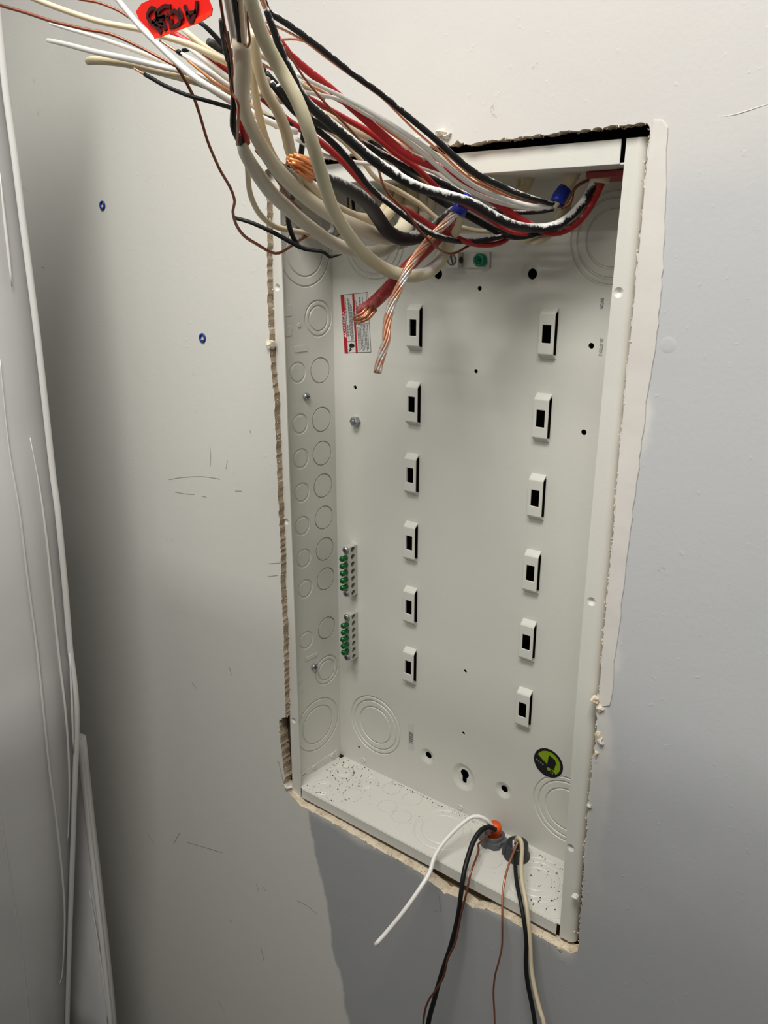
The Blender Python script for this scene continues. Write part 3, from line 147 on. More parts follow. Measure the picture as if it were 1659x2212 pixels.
 {'key': 'c_copper', 'p': [(272.2, 54.0, 33.3), (272.9, 50.0, 30.6), (275.8, 38.0, 30.3), (279.6, 22.0, 29.1), (284.6, 6.0, 26.2), (288.8, -4.0, 16.2), (294.9, -14.0, -0.6), (298.5, -18.0, -26.3), (298.1, -22.0, -43.4), (295.9, -24.0, -60.5), (296.1, -26.0, -82.1), (299.4, -28.0, -104.8), (303.2, -30.0, -136.6), (309.4, -30.0, -239.9)], 'r': [1.19, 1.19, 1.17, 1.15, 1.13, 1.08, 1.01, 0.98, 0.98, 0.99, 0.99, 1.0, 1.0, 1.04], 'mat': 'copper', 'parent': 'BR', 'name': 'copper_wire', 'flat': 1.0},
 {'key': 'c_black', 'p': [(270.8, 56.0, 28.9), (273.7, 48.0, 26.5), (282.1, 32.0, 26.3), (294.8, 12.0, 24.8), (307.8, -4.0, 21.7), (317.9, -14.0, 10.5), (323.6, -18.0, -7.7), (325.5, -20.0, -29.9), (329.9, -22.0, -50.8), (337.2, -24.0, -72.6), (343.8, -26.0, -97.9), (362.3, -28.0, -196.2)], 'r': [2.14, 2.12, 2.08, 2.02, 1.98, 1.95, 1.99, 2.09, 2.13, 2.13, 2.14, 2.19], 'mat': 'black', 'parent': 'BR', 'name': 'black_wire', 'flat': 1.0},
 {'key': 'c_cream', 'p': [(269.2, 56.0, 28.1), (271.9, 54.0, 37.8), (277.7, 50.0, 40.5), (282.8, 44.0, 37.4), (290.7, 28.0, 33.7), (301.7, 10.0, 30.1), (314.5, -6.0, 27.0), (322.8, -14.0, 10.7), (328.2, -18.0, -10.3), (332.0, -21.0, -30.5), (338.2, -24.0, -49.1), (346.2, -27.0, -66.3), (354.7, -30.0, -83.2), (380.9, -34.0, -173.5)], 'r': [2.14, 2.13, 2.11, 2.09, 2.05, 2.01, 1.96, 1.94, 1.94, 1.97, 2.05, 2.1, 2.1, 2.12], 'mat': 'cream', 'parent': 'BR', 'name': 'cream_wire', 'flat': 1.0},
]

# ------------------------------------------------------------------ helpers
WO = {}
def link(name, me, origin, parent=None, rot=None, kind=None):
    o = bpy.data.objects.new(name, me); C.objects.link(o)
    po = WO[parent.name] if parent is not None else Vector((0, 0, 0))
    o.location = Vector(origin)-po
    if rot is not None: o.rotation_euler = rot.to_euler()
    if parent is not None: o.parent = parent
    WO[o.name] = Vector(origin)
    if kind: o['kind'] = kind
    return o
def mesh(name, vs, fs, mat, smooth=False):
    me = bpy.data.meshes.new(name); me.from_pydata([tuple(v) for v in vs], [], fs)
    bm = bmesh.new(); bm.from_mesh(me)
    bmesh.ops.recalc_face_normals(bm, faces=bm.faces); bm.to_mesh(me); bm.free()
    me.materials.append(mat)
    if smooth: me.polygons.foreach_set('use_smooth', [True]*len(me.polygons))
    return me
def obj(name, vs, fs, mat, parent=None, smooth=False, label=None, cat=None, group=None, kind=None):
    vs = [Vector(v) for v in vs]
    c = sum(vs, Vector())/len(vs)
    o = link(name, mesh(name, [v-c for v in vs], fs, mat, smooth), c, parent, kind=kind)
    if label: o['label'] = label
    if cat: o['category'] = cat
    if group: o['group'] = group
    return o
def empty(name, loc, label, cat, group=None):
    o = bpy.data.objects.new(name, None); C.objects.link(o); o.location = loc; o.empty_display_size = .02
    WO[o.name] = Vector(loc); o['label'] = label; o['category'] = cat
    if group: o['group'] = group
    return o
def box_vf(a, b):
    x0, y0, z0 = a; x1, y1, z1 = b
    vs = [(x0,y0,z0),(x1,y0,z0),(x1,y1,z0),(x0,y1,z0),(x0,y0,z1),(x1,y0,z1),(x1,y1,z1),(x0,y1,z1)]
    return vs, [(0,3,2,1),(4,5,6,7),(0,1,5,4),(1,2,6,5),(2,3,7,6),(3,0,4,7)]
def join(*vfs):
    V, F = [], []
    for v, f in vfs:
        n = len(V); V += list(v); F += [tuple(i+n for i in q) for q in f]
    return V, F
def bevel(o, w, seg=2):
    m = o.modifiers.new('bevel', 'BEVEL'); m.width = w; m.segments = seg; m.limit_method = 'ANGLE'; return o
def basis(origin, u, v, n):
    u, v, n = Vector(u).normalized(), Vector(v).normalized(), Vector(n).normalized()
    return Vector(origin), u, v, n
def mp(B, a, b, h=0): return B[0]+B[1]*a+B[2]*b+B[3]*h
def rotm(B): return Matrix((B[1], B[2], B[3])).transposed()
def circ(cx, cy, r, n=20): return [(cx+r*math.cos(2*math.pi*i/n), cy+r*math.sin(2*math.pi*i/n)) for i in range(n)]
def plate_vf(B, outer, holes, th):
    """plate with holes: front face at h=0, back at h=-th"""
    loops = [outer]+list(holes); flat = [p for l in loops for p in l]; n = len(flat)
    tri = tessellate_polygon([[Vector((p[0], p[1], 0)) for p in l] for l in loops])
    V = [mp(B, a, b, 0) for a, b in flat]+[mp(B, a, b, -th) for a, b in flat]
    F = [tuple(t) for t in tri]+[tuple(i+n for i in reversed(t)) for t in tri]
    k = 0
    for l in loops:
        m = len(l)
        for i in range(m):
            a, b = k+i, k+(i+1) % m; F.append((a, b, b+n, a+n))
        k += m
    return V, F
def lathe_vf(B, prof, n=28, cx=0, cy=0):
    """profile [(r,h)...] turned around the normal of B at (cx,cy)"""
    V, F, rings = [], [], []
    for r, h in prof:
        if r <= 1e-7:
            rings.append([len(V)]); V.append(mp(B, cx, cy, h))
        else:
            rings.append(list(range(len(V), len(V)+n)))
            V += [mp(B, cx+r*math.cos(2*math.pi*i/n), cy+r*math.sin(2*math.pi*i/n), h) for i in range(n)]
    for a, b in zip(rings, rings[1:]):
        for i in range(n):
            j = (i+1) % n
            if len(a) == 1 and len(b) == 1: continue
            if len(a) == 1: F.append((a[0], b[i], b[j]))
            elif len(b) == 1: F.append((a[i], a[j], b[0]))
            else: F.append((a[i], a[j], b[j], b[i]))
    return V, F
def catmull(P, step):
    P = [Vector(p) for p in P]
    if len(P) == 2: P = [P[0], (P[0]+P[1])/2, P[1]]
    Q = [P[0]*2-P[1]]+P+[P[-1]*2-P[-2]]; out = []; par = []
    for i in range(1, len(Q)-2):
        a, b, c, d = Q[i-1:i+3]; n = max(2, int((c-b).length/step))
        for k in range(n):
            t = k/n
            out.append(.5*((2*b)+(c-a)*t+(2*a-5*b+4*c-d)*t*t+(3*b-a-3*c+d)*t**3)); par.append((i-1+t)/(len(P)-1))
    out.append(P[-1]); par.append(1.0); return out, par
def frames(pts):
    T = [(pts[min(i+1, len(pts)-1)]-pts[max(i-1, 0)]).normalized() for i in range(len(pts))]
    u = T[0].orthogonal().normalized(); ref = Vector((0, 1, 0)); w = ref-T[0]*ref.dot(T[0])
    if w.length > .2: u = w.normalized()
    US = []
    for t in T:
        u = (u-t*u.dot(t)).normalized(); US.append(u)
    return T, US
def tube_vf(P, r, seg=10, flat=1.0, step=.006, wob=0.0):
    pts, par = catmull(P, step); T, US = frames(pts); V, F = [], []
    rs = r if isinstance(r, (list, tuple)) else [r, r]
    def rad(t):
        x = t*(len(rs)-1); i = min(int(x), len(rs)-2); f = x-i; return rs[i]*(1-f)+rs[i+1]*f
    ph = random.random()*6
    for i, (p, t, u) in enumerate(zip(pts, T, US)):
        w = t.cross(u); R = rad(par[i])
        off = (u*math.sin(i*.9+ph)+w*math.cos(i*.73+ph))*wob*R
        V += [p+off+(u*math.cos(2*math.pi*k/seg)*flat+w*math.sin(2*math.pi*k/seg))*R for k in range(seg)]
    n = len(pts)
    for i in range(n-1):
        for k in range(seg):
            j = (k+1) % seg; F.append((i*seg+k, i*seg+j, (i+1)*seg+j, (i+1)*seg+k))
    F.append(tuple(range(seg-1, -1, -1))); F.append(tuple((n-1)*seg+k for k in range(seg)))
    return V, F

def ribbon_vf(P, w, th):
    P, _ = catmull(P, .0015); V, F = [], []
    for i, p in enumerate(P):
        d = (P[min(i+1, len(P)-1)]-P[max(i-1, 0)]); s = Vector((-d.z, 0, d.x)).normalized()*w*random.uniform(.85, 1.15)
        V += [p+s, p-s, p-s+Vector((0, th, 0)), p+s+Vector((0, th, 0))]
    for i in range(len(P)-1):
        for k in range(4): F.append((4*i+k, 4*i+(k+1) % 4, 4*i+4+(k+1) % 4, 4*i+4+k))
    n = 4*len(P)-4
    return V, F+[(0, 1, 2, 3), (n+3, n+2, n+1, n)]

# ------------------------------------------------------------------ materials
def mat(name, col, rough=.5, metal=0.0, var=0.0, scale=40, bump=0.0, bscale=300, spec=.5, col2=None, lo=.45, hi=.6, coat=0):
    m = bpy.data.materials.new(name); m.use_nodes = True; nt = m.node_tree; N = nt.nodes; L = nt.links
    b = N['Principled BSDF']; b.inputs['Roughness'].default_value = rough; b.inputs['Metallic'].default_value = metal
    b.inputs['Base Color'].default_value = (*col, 1); b.inputs['Specular IOR Level'].default_value = spec
    b.inputs['Coat Weight'].default_value = coat
    tc = N.new('ShaderNodeTexCoord')
    if var or col2:
        n = N.new('ShaderNodeTexNoise'); n.inputs['Scale'].default_value = scale; n.inputs['Detail'].default_value = 5
        L.new(tc.outputs['Object'], n.inputs['Vector'])
        rp = N.new('ShaderNodeValToRGB'); rp.color_ramp.elements[0].position = lo if col2 else .3; rp.color_ramp.elements[1].position = hi if col2 else .7
        c2 = col2 or tuple(min(1, c*(1+var)) for c in col); c1 = col if col2 else tuple(c*(1-var) for c in col)
        rp.color_ramp.elements[0].color = (*c1, 1); rp.color_ramp.elements[1].color = (*c2, 1)
        L.new(n.outputs['Fac'], rp.inputs['Fac']); L.new(rp.outputs['Color'], b.inputs['Base Color'])
    if bump:
        n = N.new('ShaderNodeTexNoise'); n.inputs['Scale'].default_value = bscale; n.inputs['Detail'].default_value = 3
        L.new(tc.outputs['Object'], n.inputs['Vector'])
        bp = N.new('ShaderNodeBump'); bp.inputs['Strength'].default_value = bump; bp.inputs['Distance'].default_value = .001
        L.new(n.outputs['Fac'], bp.inputs['Height']); L.new(bp.outputs['Normal'], b.inputs['Normal'])
    return m
def painted(name, base, over, amount, rough=.5):
    """insulation carrying white overspray that settled on its upper side"""
    m = bpy.data.materials.new(name); m.use_nodes = True; nt = m.node_tree; N = nt.nodes; L = nt.links; b = N['Principled BSDF']
    b.inputs['Roughness'].default_value = rough; b.inputs['Specular IOR Level'].default_value = .3
    g = N.new('ShaderNodeNewGeometry'); s = N.new('ShaderNodeSeparateXYZ'); L.new(g.outputs['Normal'], s.inputs[0])
    tc = N.new('ShaderNodeTexCoord'); n = N.new('ShaderNodeTexNoise'); n.inputs['Scale'].default_value = 220; n.inputs['Detail'].default_value = 6; n.inputs['Roughness'].default_value = .7
    L.new(tc.outputs['Object'], n.inputs['Vector'])
    n2 = N.new('ShaderNodeTexNoise'); n2.inputs['Scale'].default_value = 22; L.new(tc.outputs['Object'], n2.inputs['Vector'])
    a = N.new('ShaderNodeMath'); a.operation = 'MULTIPLY_ADD'; L.new(s.outputs['Z'], a.inputs[0]); a.inputs[1].default_value = .38
    L.new(n.outputs['Fac'], a.inputs[2])
    a2 = N.new('ShaderNodeMath'); a2.operation = 'MULTIPLY_ADD'; L.new(n2.outputs['Fac'], a2.inputs[0]); a2.inputs[1].default_value = .7; L.new(a.outputs[0], a2.inputs[2])
    rp = N.new('ShaderNodeMapRange'); rp.inputs['From Min'].default_value = 1.32-amount; rp.inputs['From Max'].default_value = 1.48-amount
    L.new(a2.outputs[0], rp.inputs['Value'])
    mx = N.new('ShaderNodeMix'); mx.data_type = 'RGBA'; mx.inputs['A'].default_value = (*base, 1); mx.inputs['B'].default_value = (*over, 1)
    L.new(rp.outputs['Result'], mx.inputs['Factor']); L.new(mx.outputs['Result'], b.inputs['Base Color'])
    return m
MT = dict(
 enclosure=mat('enclosure_paint', (.66, .65, .59), .42, var=.02, scale=6, bump=.08, bscale=900),
 cream=mat('cream_pvc', (.64, .54, .36), .42, var=.10, scale=14),
 ivory=mat('ivory_pvc', (.66, .59, .44), .45, var=.10, scale=14),
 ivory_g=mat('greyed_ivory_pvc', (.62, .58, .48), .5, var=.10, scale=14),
 ivory_p=painted('painted_ivory_pvc', (.66, .59, .40), (.80, .78, .72), .30),
 white=mat('white_pvc', (.84, .82, .77), .38, var=.05, scale=20),
 white_g=mat('grey_white_pvc', (.56, .53, .47), .45, var=.08, scale=20),
 white_s=mat('specked_white_pvc', (.76, .74, .70), .5, col2=(.03, .03, .03), scale=120, lo=.66, hi=.70),
 black=mat('black_pvc', (.009, .009, .010), .45, spec=.28),
 black_p=painted('painted_black_pvc', (.010, .010, .011), (.76, .75, .71), .35),
 black_w=painted('white_sprayed_black_pvc', (.010, .010, .011), (.80, .79, .75), .47),
 black_s=painted('sprayed_charcoal_pvc', (.020, .020, .020), (.50, .49, .47), .33),
 black_d=mat('dusty_black_pvc', (.022, .022, .022), .6, col2=(.16, .155, .15), scale=160, lo=.5, hi=.8),
 red=mat('red_pvc', (.42, .018, .018), .4, var=.08),
 red_p=painted('painted_red_pvc', (.46, .022, .026), (.72, .54, .50), .32),
 red_d=mat('dusty_red_pvc', (.34, .022, .024), .55, col2=(.56, .19, .18), scale=150, lo=.45, hi=.75),
 slate=mat('slate_pvc', (.16, .165, .18), .45),
 copper=mat('copper', (.70, .33, .20), .36, 1.0, var=.15, scale=60),
 copper_d=mat('copper_dark', (.62, .24, .09), .5, .7, var=.2, scale=60),
 copper_m=mat('copper_tarnished', (.28, .10, .06), .42, .8, var=.2, scale=60),
 copper_p=mat('copper_paint_specked', (.80, .42, .27), .42, .85, col2=(.86, .82, .77), scale=70, lo=.48, hi=.58),
 bluetape=mat('blue_vinyl_tape', (.006, .022, .30), .3, var=.2, scale=60, bump=.3, bscale=120),
 redtape=mat('red_vinyl_tape', (.74, .012, .006), .28, var=.10, scale=40, bump=.25, bscale=60),
 redtape2=mat('red_vinyl_tape_fold', (.86, .03, .008), .32),  # brighter red for the folded strip
 ink=mat('marker_ink', (.03, .002, .002), .4),
 orange=mat('orange_jacket', (.75, .10, .015), .45, var=.1, scale=40),
 zinc=mat('zinc', (.42, .44, .46), .45, 1.0, var=.12, scale=120),
 greenmetal=mat('green_screw', (.005, .13, .026), .26, .35, var=.15, scale=100),
 teal=mat('teal_screw', (.008, .22, .12), .35, .3),
 alu=mat('aluminium_bar', (.60, .58, .53), .42, .35, var=.08, scale=60),
 dark=mat('dark_void', (.008, .007, .006), .9),
 dim=mat('dim_cavity', (.03, .024, .018), .9),
 grey=mat('grey_plastic', (.10, .105, .11), .42, var=.08),
 grey2=mat('dark_grey_plastic', (.04, .042, .046), .4),
 redplastic=mat('red_plastic', (.26, .012, .016), .42),
 gypsum=mat('gypsum_core', (.74, .64, .48), .9, col2=(.50, .40, .28), scale=90, lo=.4, hi=.75, bump=.8, bscale=240),
 paper=mat('torn_paper', (.60, .48, .33), .9, col2=(.78, .72, .62), scale=120, lo=.4, hi=.6, bump=.5, bscale=200),
 brownpaper=mat('brown_paper', (.34, .26, .18), .9, col2=(.55, .46, .34), scale=70, lo=.45, hi=.8, bump=.6, bscale=200),
 compound=mat('joint_compound', (.66, .63, .585), .65, var=.05, scale=25, bump=.3, bscale=60),
 wood=mat('stud_wood', (.30, .20, .12), .8, var=.25, scale=30),
 label=mat('label_white', (.60, .59, .56), .5), labelred=mat('label_red', (.36, .008, .012), .45), print=mat('print_black', (.02, .02, .02), .5),
 printgrey=mat('print_grey', (.16, .155, .15), .6), printpale=mat('print_pale', (.5, .48, .45), .6),
 stgreen=mat('sticker_green', (.22, .34, .004), .45), stblack=mat('sticker_black', (.006, .006, .007), .4), stgrey=mat('sticker_grey', (.2, .2, .2), .5),
 blueplastic=mat('blue_plastic', (.008, .035, .20), .35),
 gloss=mat('glossy_white', (.64, .63, .615), .3, var=.06, scale=7, bump=.15, bscale=25, coat=.15),
 gloss_ridge=mat('glossy_white_ridge', (.66, .65, .62), .28),
 debris=mat('debris', (.05, .04, .03), .9, col2=(.35, .28, .18), scale=300, lo=.5, hi=.7),
 scuff=mat('scuff', (.30, .285, .25), .8),
 roomwall=mat('room_paint', (.32, .32, .31), .8, var=.03, scale=3), floorm=mat('floor_concrete', (.13, .13, .12), .7, var=.15, scale=8, bump=.2, bscale=40),
)
def wall_material():
    m = bpy.data.materials.new('drywall_paint'); m.use_nodes = True; nt = m.node_tree; N = nt.nodes; L = nt.links; b = N['Principled BSDF']
    b.inputs['Roughness'].default_value = .55; b.inputs['Specular IOR Level'].default_value = .3
    g = N.new('ShaderNodeNewGeometry'); sp = N.new('ShaderNodeSeparateXYZ'); L.new(g.outputs['Position'], sp.inputs[0])
    def noise(s, d=5, rough=.55):
        n = N.new('ShaderNodeTexNoise'); n.inputs['Scale'].default_value = s; n.inputs['Detail'].default_value = d; n.inputs['Roughness'].default_value = rough
        L.new(g.outputs['Position'], n.inputs['Vector']); return n.outputs['Fac']
    def math_(op, a, b_=None, c=None):
        n = N.new('ShaderNodeMath'); n.operation = op
        for i, v in enumerate((a, b_, c)):
            if v is None: continue
            if isinstance(v, (int, float)): n.inputs[i].default_value = v
            else: L.new(v, n.inputs[i])
        return n.outputs[0]
    def step(v, lo, hi):
        n = N.new('ShaderNodeMapRange'); n.interpolation_type = 'SMOOTHSTEP'; n.inputs['From Min'].default_value = lo; n.inputs['From Max'].default_value = hi
        L.new(v, n.inputs['Value']); return n.outputs['Result']
    def mix(f, a, c):
        n = N.new('ShaderNodeMix'); n.data_type = 'RGBA'; L.new(f, n.inputs['Factor'])
        for k, v in (('A', a), ('B', c)):
            if isinstance(v, tuple): n.inputs[k].default_value = (*v, 1)
            else: L.new(v, n.inputs[k])
        return n.outputs['Result']
    X, Z = sp.outputs['X'], sp.outputs['Z']
    nz = math_('SUBTRACT', noise(14, 6), .5); nb = math_('SUBTRACT', noise(4, 4), .5)
    Xw = math_('MULTIPLY_ADD', nz, .05, X); Zw = math_('MULTIPLY_ADD', nz, .04, Z)
    beige = mix(noise(3, 4), (.63, .62, .57), (.68, .665, .615))
    pale = mix(noise(5, 4), (.61, .585, .565), (.58, .565, .53))
    blue = mix(noise(6, 4), (.49, .50, .51), (.54, .545, .545))
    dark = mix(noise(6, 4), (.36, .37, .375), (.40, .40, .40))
    # pinkish first coat above the box, fading left, darkened to offset the lamp's falloff
    c = mix(step(math_('MULTIPLY_ADD', nb, .3, math_('ADD', Z, math_('MULTIPLY', X, .35))), .70, .86), beige, pale)
    # blue-grey coat right of the box, stopping below its top
    rt = math_('MULTIPLY', step(Xw, .374, .386), step(math_('SUBTRACT', .70, math_('MULTIPLY_ADD', nb, .12, Z)), .0, .05))
    c = mix(rt, c, blue)
    # darker grey coat below the box: edge runs down and to the right from its left corner
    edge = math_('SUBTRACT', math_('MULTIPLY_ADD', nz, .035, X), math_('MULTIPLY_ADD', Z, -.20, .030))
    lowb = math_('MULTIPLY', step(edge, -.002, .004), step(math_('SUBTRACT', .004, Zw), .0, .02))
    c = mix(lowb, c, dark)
    low2 = math_('MULTIPLY', step(X, .36, .372), step(math_('SUBTRACT', .30, math_('MULTIPLY_ADD', nb, .2, Z)), .0, .25))  # right of the box the grey deepens gradually towards the bottom
    c = mix(low2, c, dark)
    # scuffs and specks
    sc = step(noise(70, 8, .75), .63, .70); sp2 = step(noise(9, 3), .5, .62)
    c = mix(math_('MULTIPLY', math_('MULTIPLY', sc, sp2), .45), c, (.24, .22, .19))
    L.new(c, b.inputs['Base Color'])
    h = math_('ADD', math_('MULTIPLY', noise(260, 3), .25), math_('ADD', math_('MULTIPLY', noise(34, 5), .6), math_('MULTIPLY', step(noise(130, 2), .66, .74), .3)))
    bp = N.new('ShaderNodeBump'); bp.inputs['Strength'].default_value = .19; bp.inputs['Distance'].default_value = .002
    L.new(h, bp.inputs['Height']); L.new(bp.outputs['Normal'], b.inputs['Normal'])
    return m
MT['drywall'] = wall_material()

# ------------------------------------------------------------------ the room
def ragged(pts, step, amp):
    out = []
    for i in range(len(pts)):
        a, b = Vector(pts[i]), Vector(pts[(i+1) % len(pts)]); n = max(1, int((b-a).length/step))
        for k in range(n):
            p = a.lerp(b, k/n); out.append((p.x+random.uniform(-amp, amp), p.y+random.uniform(-amp, amp)))
    return out
hole = ragged([(x/1000, z/1000) for x, z in HOLE], .003, .0009)
BWALL = basis((0, YW, 0), (1, 0, 0), (0, 0, 1), (0, -1, 0))
RX0, RX1, RZ0, RZ1, RY = -1.25, 1.55, -1.05, 1.53, -2.40
v, f = plate_vf(BWALL, [(RX0, RZ0), (RX1, RZ0), (RX1, RZ1), (RX0, RZ1)], [hole], TW)
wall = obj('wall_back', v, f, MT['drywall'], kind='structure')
wall.data.materials.append(MT['gypsum']); wall.data.materials.append(MT['brownpaper'])
for p in wall.data.polygons:
    if abs(p.normal.y) < .5 and abs(p.center.x+WO[wall.name].x) < .6 and -.1 < p.center.z+WO[wall.name].z < .8: p.material_index = 2 if p.center.x+WO[wall.name].x < .02 and p.center.z+WO[wall.name].z > .02 else 1
v, f = box_vf((RX0-.1, RY, RZ0-.06), (RX1+.1, YW+TW+.15, RZ0)); obj('floor', v, f, MT['floorm'], kind='structure')
v, f = box_vf((RX0-.1, RY, RZ1), (RX1+.1, YW+TW+.15, RZ1+.06)); obj('ceiling', v, f, MT['roomwall'], kind='structure')
v, f = box_vf((RX0-.1, RY, RZ0), (RX0, YW+TW, RZ1)); obj('wall_left', v, f, MT['roomwall'], kind='structure')
v, f = box_vf((RX1, RY, RZ0), (RX1+.1, YW+TW, RZ1)); obj('wall_right', v, f, MT['roomwall'], kind='structure')
v, f = box_vf((RX0-.1, RY-.1, RZ0), (RX1+.1, RY, RZ1)); obj('wall_front', v, f, MT['roomwall'], kind='structure')
v, f = box_vf((RX0, -1.0, RZ0), (RX1, -.95, .994)); obj('shadow_partition', v, f, MT['roomwall'], kind='structure')     # unseen part-height partition, added to shade the lower back wall
# stud bay behind the drywall, its darkness put into the colour, with a stud each side
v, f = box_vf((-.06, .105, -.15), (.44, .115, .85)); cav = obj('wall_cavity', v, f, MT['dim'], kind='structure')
for x0, x1 in ((-.052, -.012), (.378, .416)):
    v, f = box_vf((x0, YW+TW+.0005, -.15), (x1, .104, .85)); obj('stud', v, f, MT['wood'], cav)
v, f = box_vf((-.012, YW+TW+.0005, .735), (.378, .104, .85)); obj('stud', v, f, MT['dark'], cav)  # top block coloured void black, for the shade in the gap
v, f = box_vf((-.012, YW+TW+.0005, -.15), (.378, .104, -.0125)); obj('stud', v, f, MT['wood'], cav)
# strip of joint compound along the right side of the opening
sp = [(x/1000, z/1000) for x, z in STRIP]
inner = [p for p in [(x/1000, z/1000) for x, z in HOLE] if p[0] > .33 and .215 < p[1] < .688]
inner.sort(key=lambda p: -p[1])
outer = sp[1:-1]
ro = list(reversed(outer)); poly = []
for a, b in zip(ro, ro[1:]):
    n = max(1, int((Vector(b)-Vector(a)).length/.006))
    poly += [tuple(Vector(a).lerp(Vector(b), k/n)+Vector((random.uniform(-.0006, .0006), 0))) for k in range(n)]
poly.append(ro[-1])
low = min(p[1] for p in outer)
poly = poly+[(x+.0004, z) for x, z in inner if z > low+.001]+[(sp[-1][0]+.0006, sp[-1][1]+.001)]
v, f = plate_vf(basis((0, YW-.0009, 0), (1, 0, 0), (0, 0, 1), (0, -1, 0)), poly, [], .0009)
bevel(obj('compound_strip', v, f, MT['compound'], wall), .0004, 1)
# torn paper and gypsum chunks round the opening
def chunk(name, cx, cz, w, h, d, m, n=9, lift=0.0):
    V = []; w *= .8; h *= .8; d *= .8
    for i in range(n):
        a = 2*math.pi*i/n; k = random.uniform(.4, 1.15)
        V.append((cx+w*k*math.cos(a), YW-lift-random.uniform(.2, 1)*d, cz+h*k*math.sin(a)))
    for i in range(n):
        x, y, z = V[i]; V.append((cx+(x-cx)*1.12, YW+.004, cz+(z-cz)*1.12))
    V.append((cx+random.uniform(-.3, .3)*w, YW-lift-d*1.25, cz+random.uniform(-.3, .3)*h))
    F = [(i, (i+1) % n, 2*n) for i in range(n)]+[(i, n+i, n+(i+1) % n, (i+1) % n) for i in range(n)]
    return obj(name, V, F, m, wall)
chunk('torn_paper', .0015, .5290, .006, .006, .005, MT['paper'])
chunk('torn_paper', .1995, .7035, .0075, .005, .006, MT['paper']); chunk('torn_paper', .206, .7000, .006, .004, .004, MT['compound'])
chunk('torn_paper', .176, .7000, .006, .0035, .004, MT['paper'])
chunk('torn_paper', .3655, .2635, .0055, .0045, .006, MT['gypsum']); chunk('torn_paper', .3700, .2570, .005, .006, .003, MT['paper'])
chunk('torn_paper', .3700, .2300, .004, .008, .0015, MT['gypsum']); chunk('torn_paper', .3740, .2270, .004, .004, .004, MT['compound'])
chunk('torn_paper', .3705, .2130, .003, .004, .002, MT['gypsum']); chunk('torn_paper', .3685, .160, .0025, .004, .003, MT['compound'])
chunk('torn_paper', .3630, .0600, .0045, .0012, .002, MT['compound'])
chunk('torn_paper', -.0010, .0120, .006, .005, .003, MT['compound']); chunk('torn_paper', .353, -.006, .004, .003, .001, MT['gypsum'])
V, F = [], []
def crumb(x, y, z, s):
    n = len(V); pts = [(x+random.uniform(-1, 1)*s, y+random.uniform(-1, 1)*s*.8, z+random.uniform(-1, 1)*s) for _ in range(5)]
    V.extend(pts); F.extend([(n, n+1, n+2), (n, n+2, n+3), (n, n+3, n+1), (n+4, n+1, n+2), (n+4, n+2, n+3), (n+4, n+3, n+1)])
for i, p in enumerate(hole):
    right = p[0] > .345; bottom = p[1] < .02; left = p[0] < .01
    k = 5 if right else (4 if bottom else (2 if left else 3))
    for _ in range(k):
        q = Vector(p).lerp(Vector(hole[(i+1) % len(hole)]), random.random())
        crumb(q.x+random.uniform(-.0012, .0006)*(1 if right else -.4), YW+random.uniform(-.0008, .009), q.y+random.uniform(-.001, .001), random.uniform(.0004, .0013))
obj('gypsum_crumbs', V, F, MT['gypsum'], wall, kind='stuff')
v, f = tube_vf([(.404, YW+.0003, .6978), (.4156, YW+.0003, .6959), (.427, YW+.0003, .6975), (.442, YW+.0003, .7006), (.470, YW+.0003, .7040)], .0005, 6, 1, .006, .3); obj('paint_ridge', v, f, MT['drywall'], wall, True)
for x, z, r in ((.3941, .5532, .0065),):
    v, f = lathe_vf(BWALL, [(r, -.0001), (r*.8, .00012), (r*.45, .0002), (0, .00025)], 14, x, z); obj('paint_blister', v, f, MT['drywall'], wall, True)
for s in SCUFFS:
    v, f = ribbon_vf([Vector(p)/1000 for p in s], .00045, .0002); obj('scuff_mark', v, f, MT['scuff'], wall)
# blue wall anchors
for (x, z), lab in zip([(a/1000, b/1000) for a, b in ANCH], ('blue plastic screw anchor in the wall, upper of the two', 'blue plastic screw anchor in the wall, lower one nearer the box')):
    e = empty('wall_anchor', (x, YW, z), lab, 'wall anchor', 'blue screw anchors')
    B = basis((x, YW, z), (1, 0, 0), (0, 0, 1), (0, -1, 0))
    v, f = lathe_vf(B, [(.0052, 0), (.0050, .0012), (.0036, .0016), (.0024, .0010), (.0022, -.006)], 18); obj('collar', v, f, MT['blueplastic'], e, True)
    v, f = lathe_vf(B, [(.0022, -.004), (.0, -.004)], 12); obj('bore', v, f, MT['dark'], e)

# ------------------------------------------------------------------ the box
ENC = empty('electrical_panel_box', (BW/2, BD/2, 0), 'empty grey steel electrical panel box recessed in the wall', 'electrical panel')
E_ = MT['enclosure']
KOM = {}
def groove(r, d=.0020): return [(r+.0007, 0), (r+.0004, -d), (r-.0004, -d), (r-.0007, 0), (0, 0)]
def emboss(r, d=.0011): return [(r+.0016, 0), (r+.0005, -d), (r-.0005, -d), (r-.0016, 0), (0, 0)]
def rings(rs, d=.0013):
    out = []
    for r in rs: out += [(r+.0013, 0), (r+.0004, -d), (r-.0004, -d), (r-.0013, 0)]
    return out+[(0, 0)]
KO_L = [(u/1000, z/1000, emboss(.0100), 32) for u, z in L_OUT]+[(u/1000, z/1000, groove(.0132), 32) for u, z in L_IN]
KO_L += [(.0585, .5500, rings([.0180, .0128]), 36), (.0589, .1411, rings([.0180, .0128]), 36), (.0422, .6160, rings([.0335, .0240]), 48), (.0422, .0739, rings([.0335, .0240]), 48)]
KO_B = [(x, z, rings([.0370, .0315, .0235]), 48) for x, z in ((.0640, .0775), (.3120, .0757), (.0640, .6260), (.3120, .6260))]
fr = [.0115, .0118, .0118, .0118, .0108, .0108, .0110, .0110, .0045, .0120]
KO_F = []
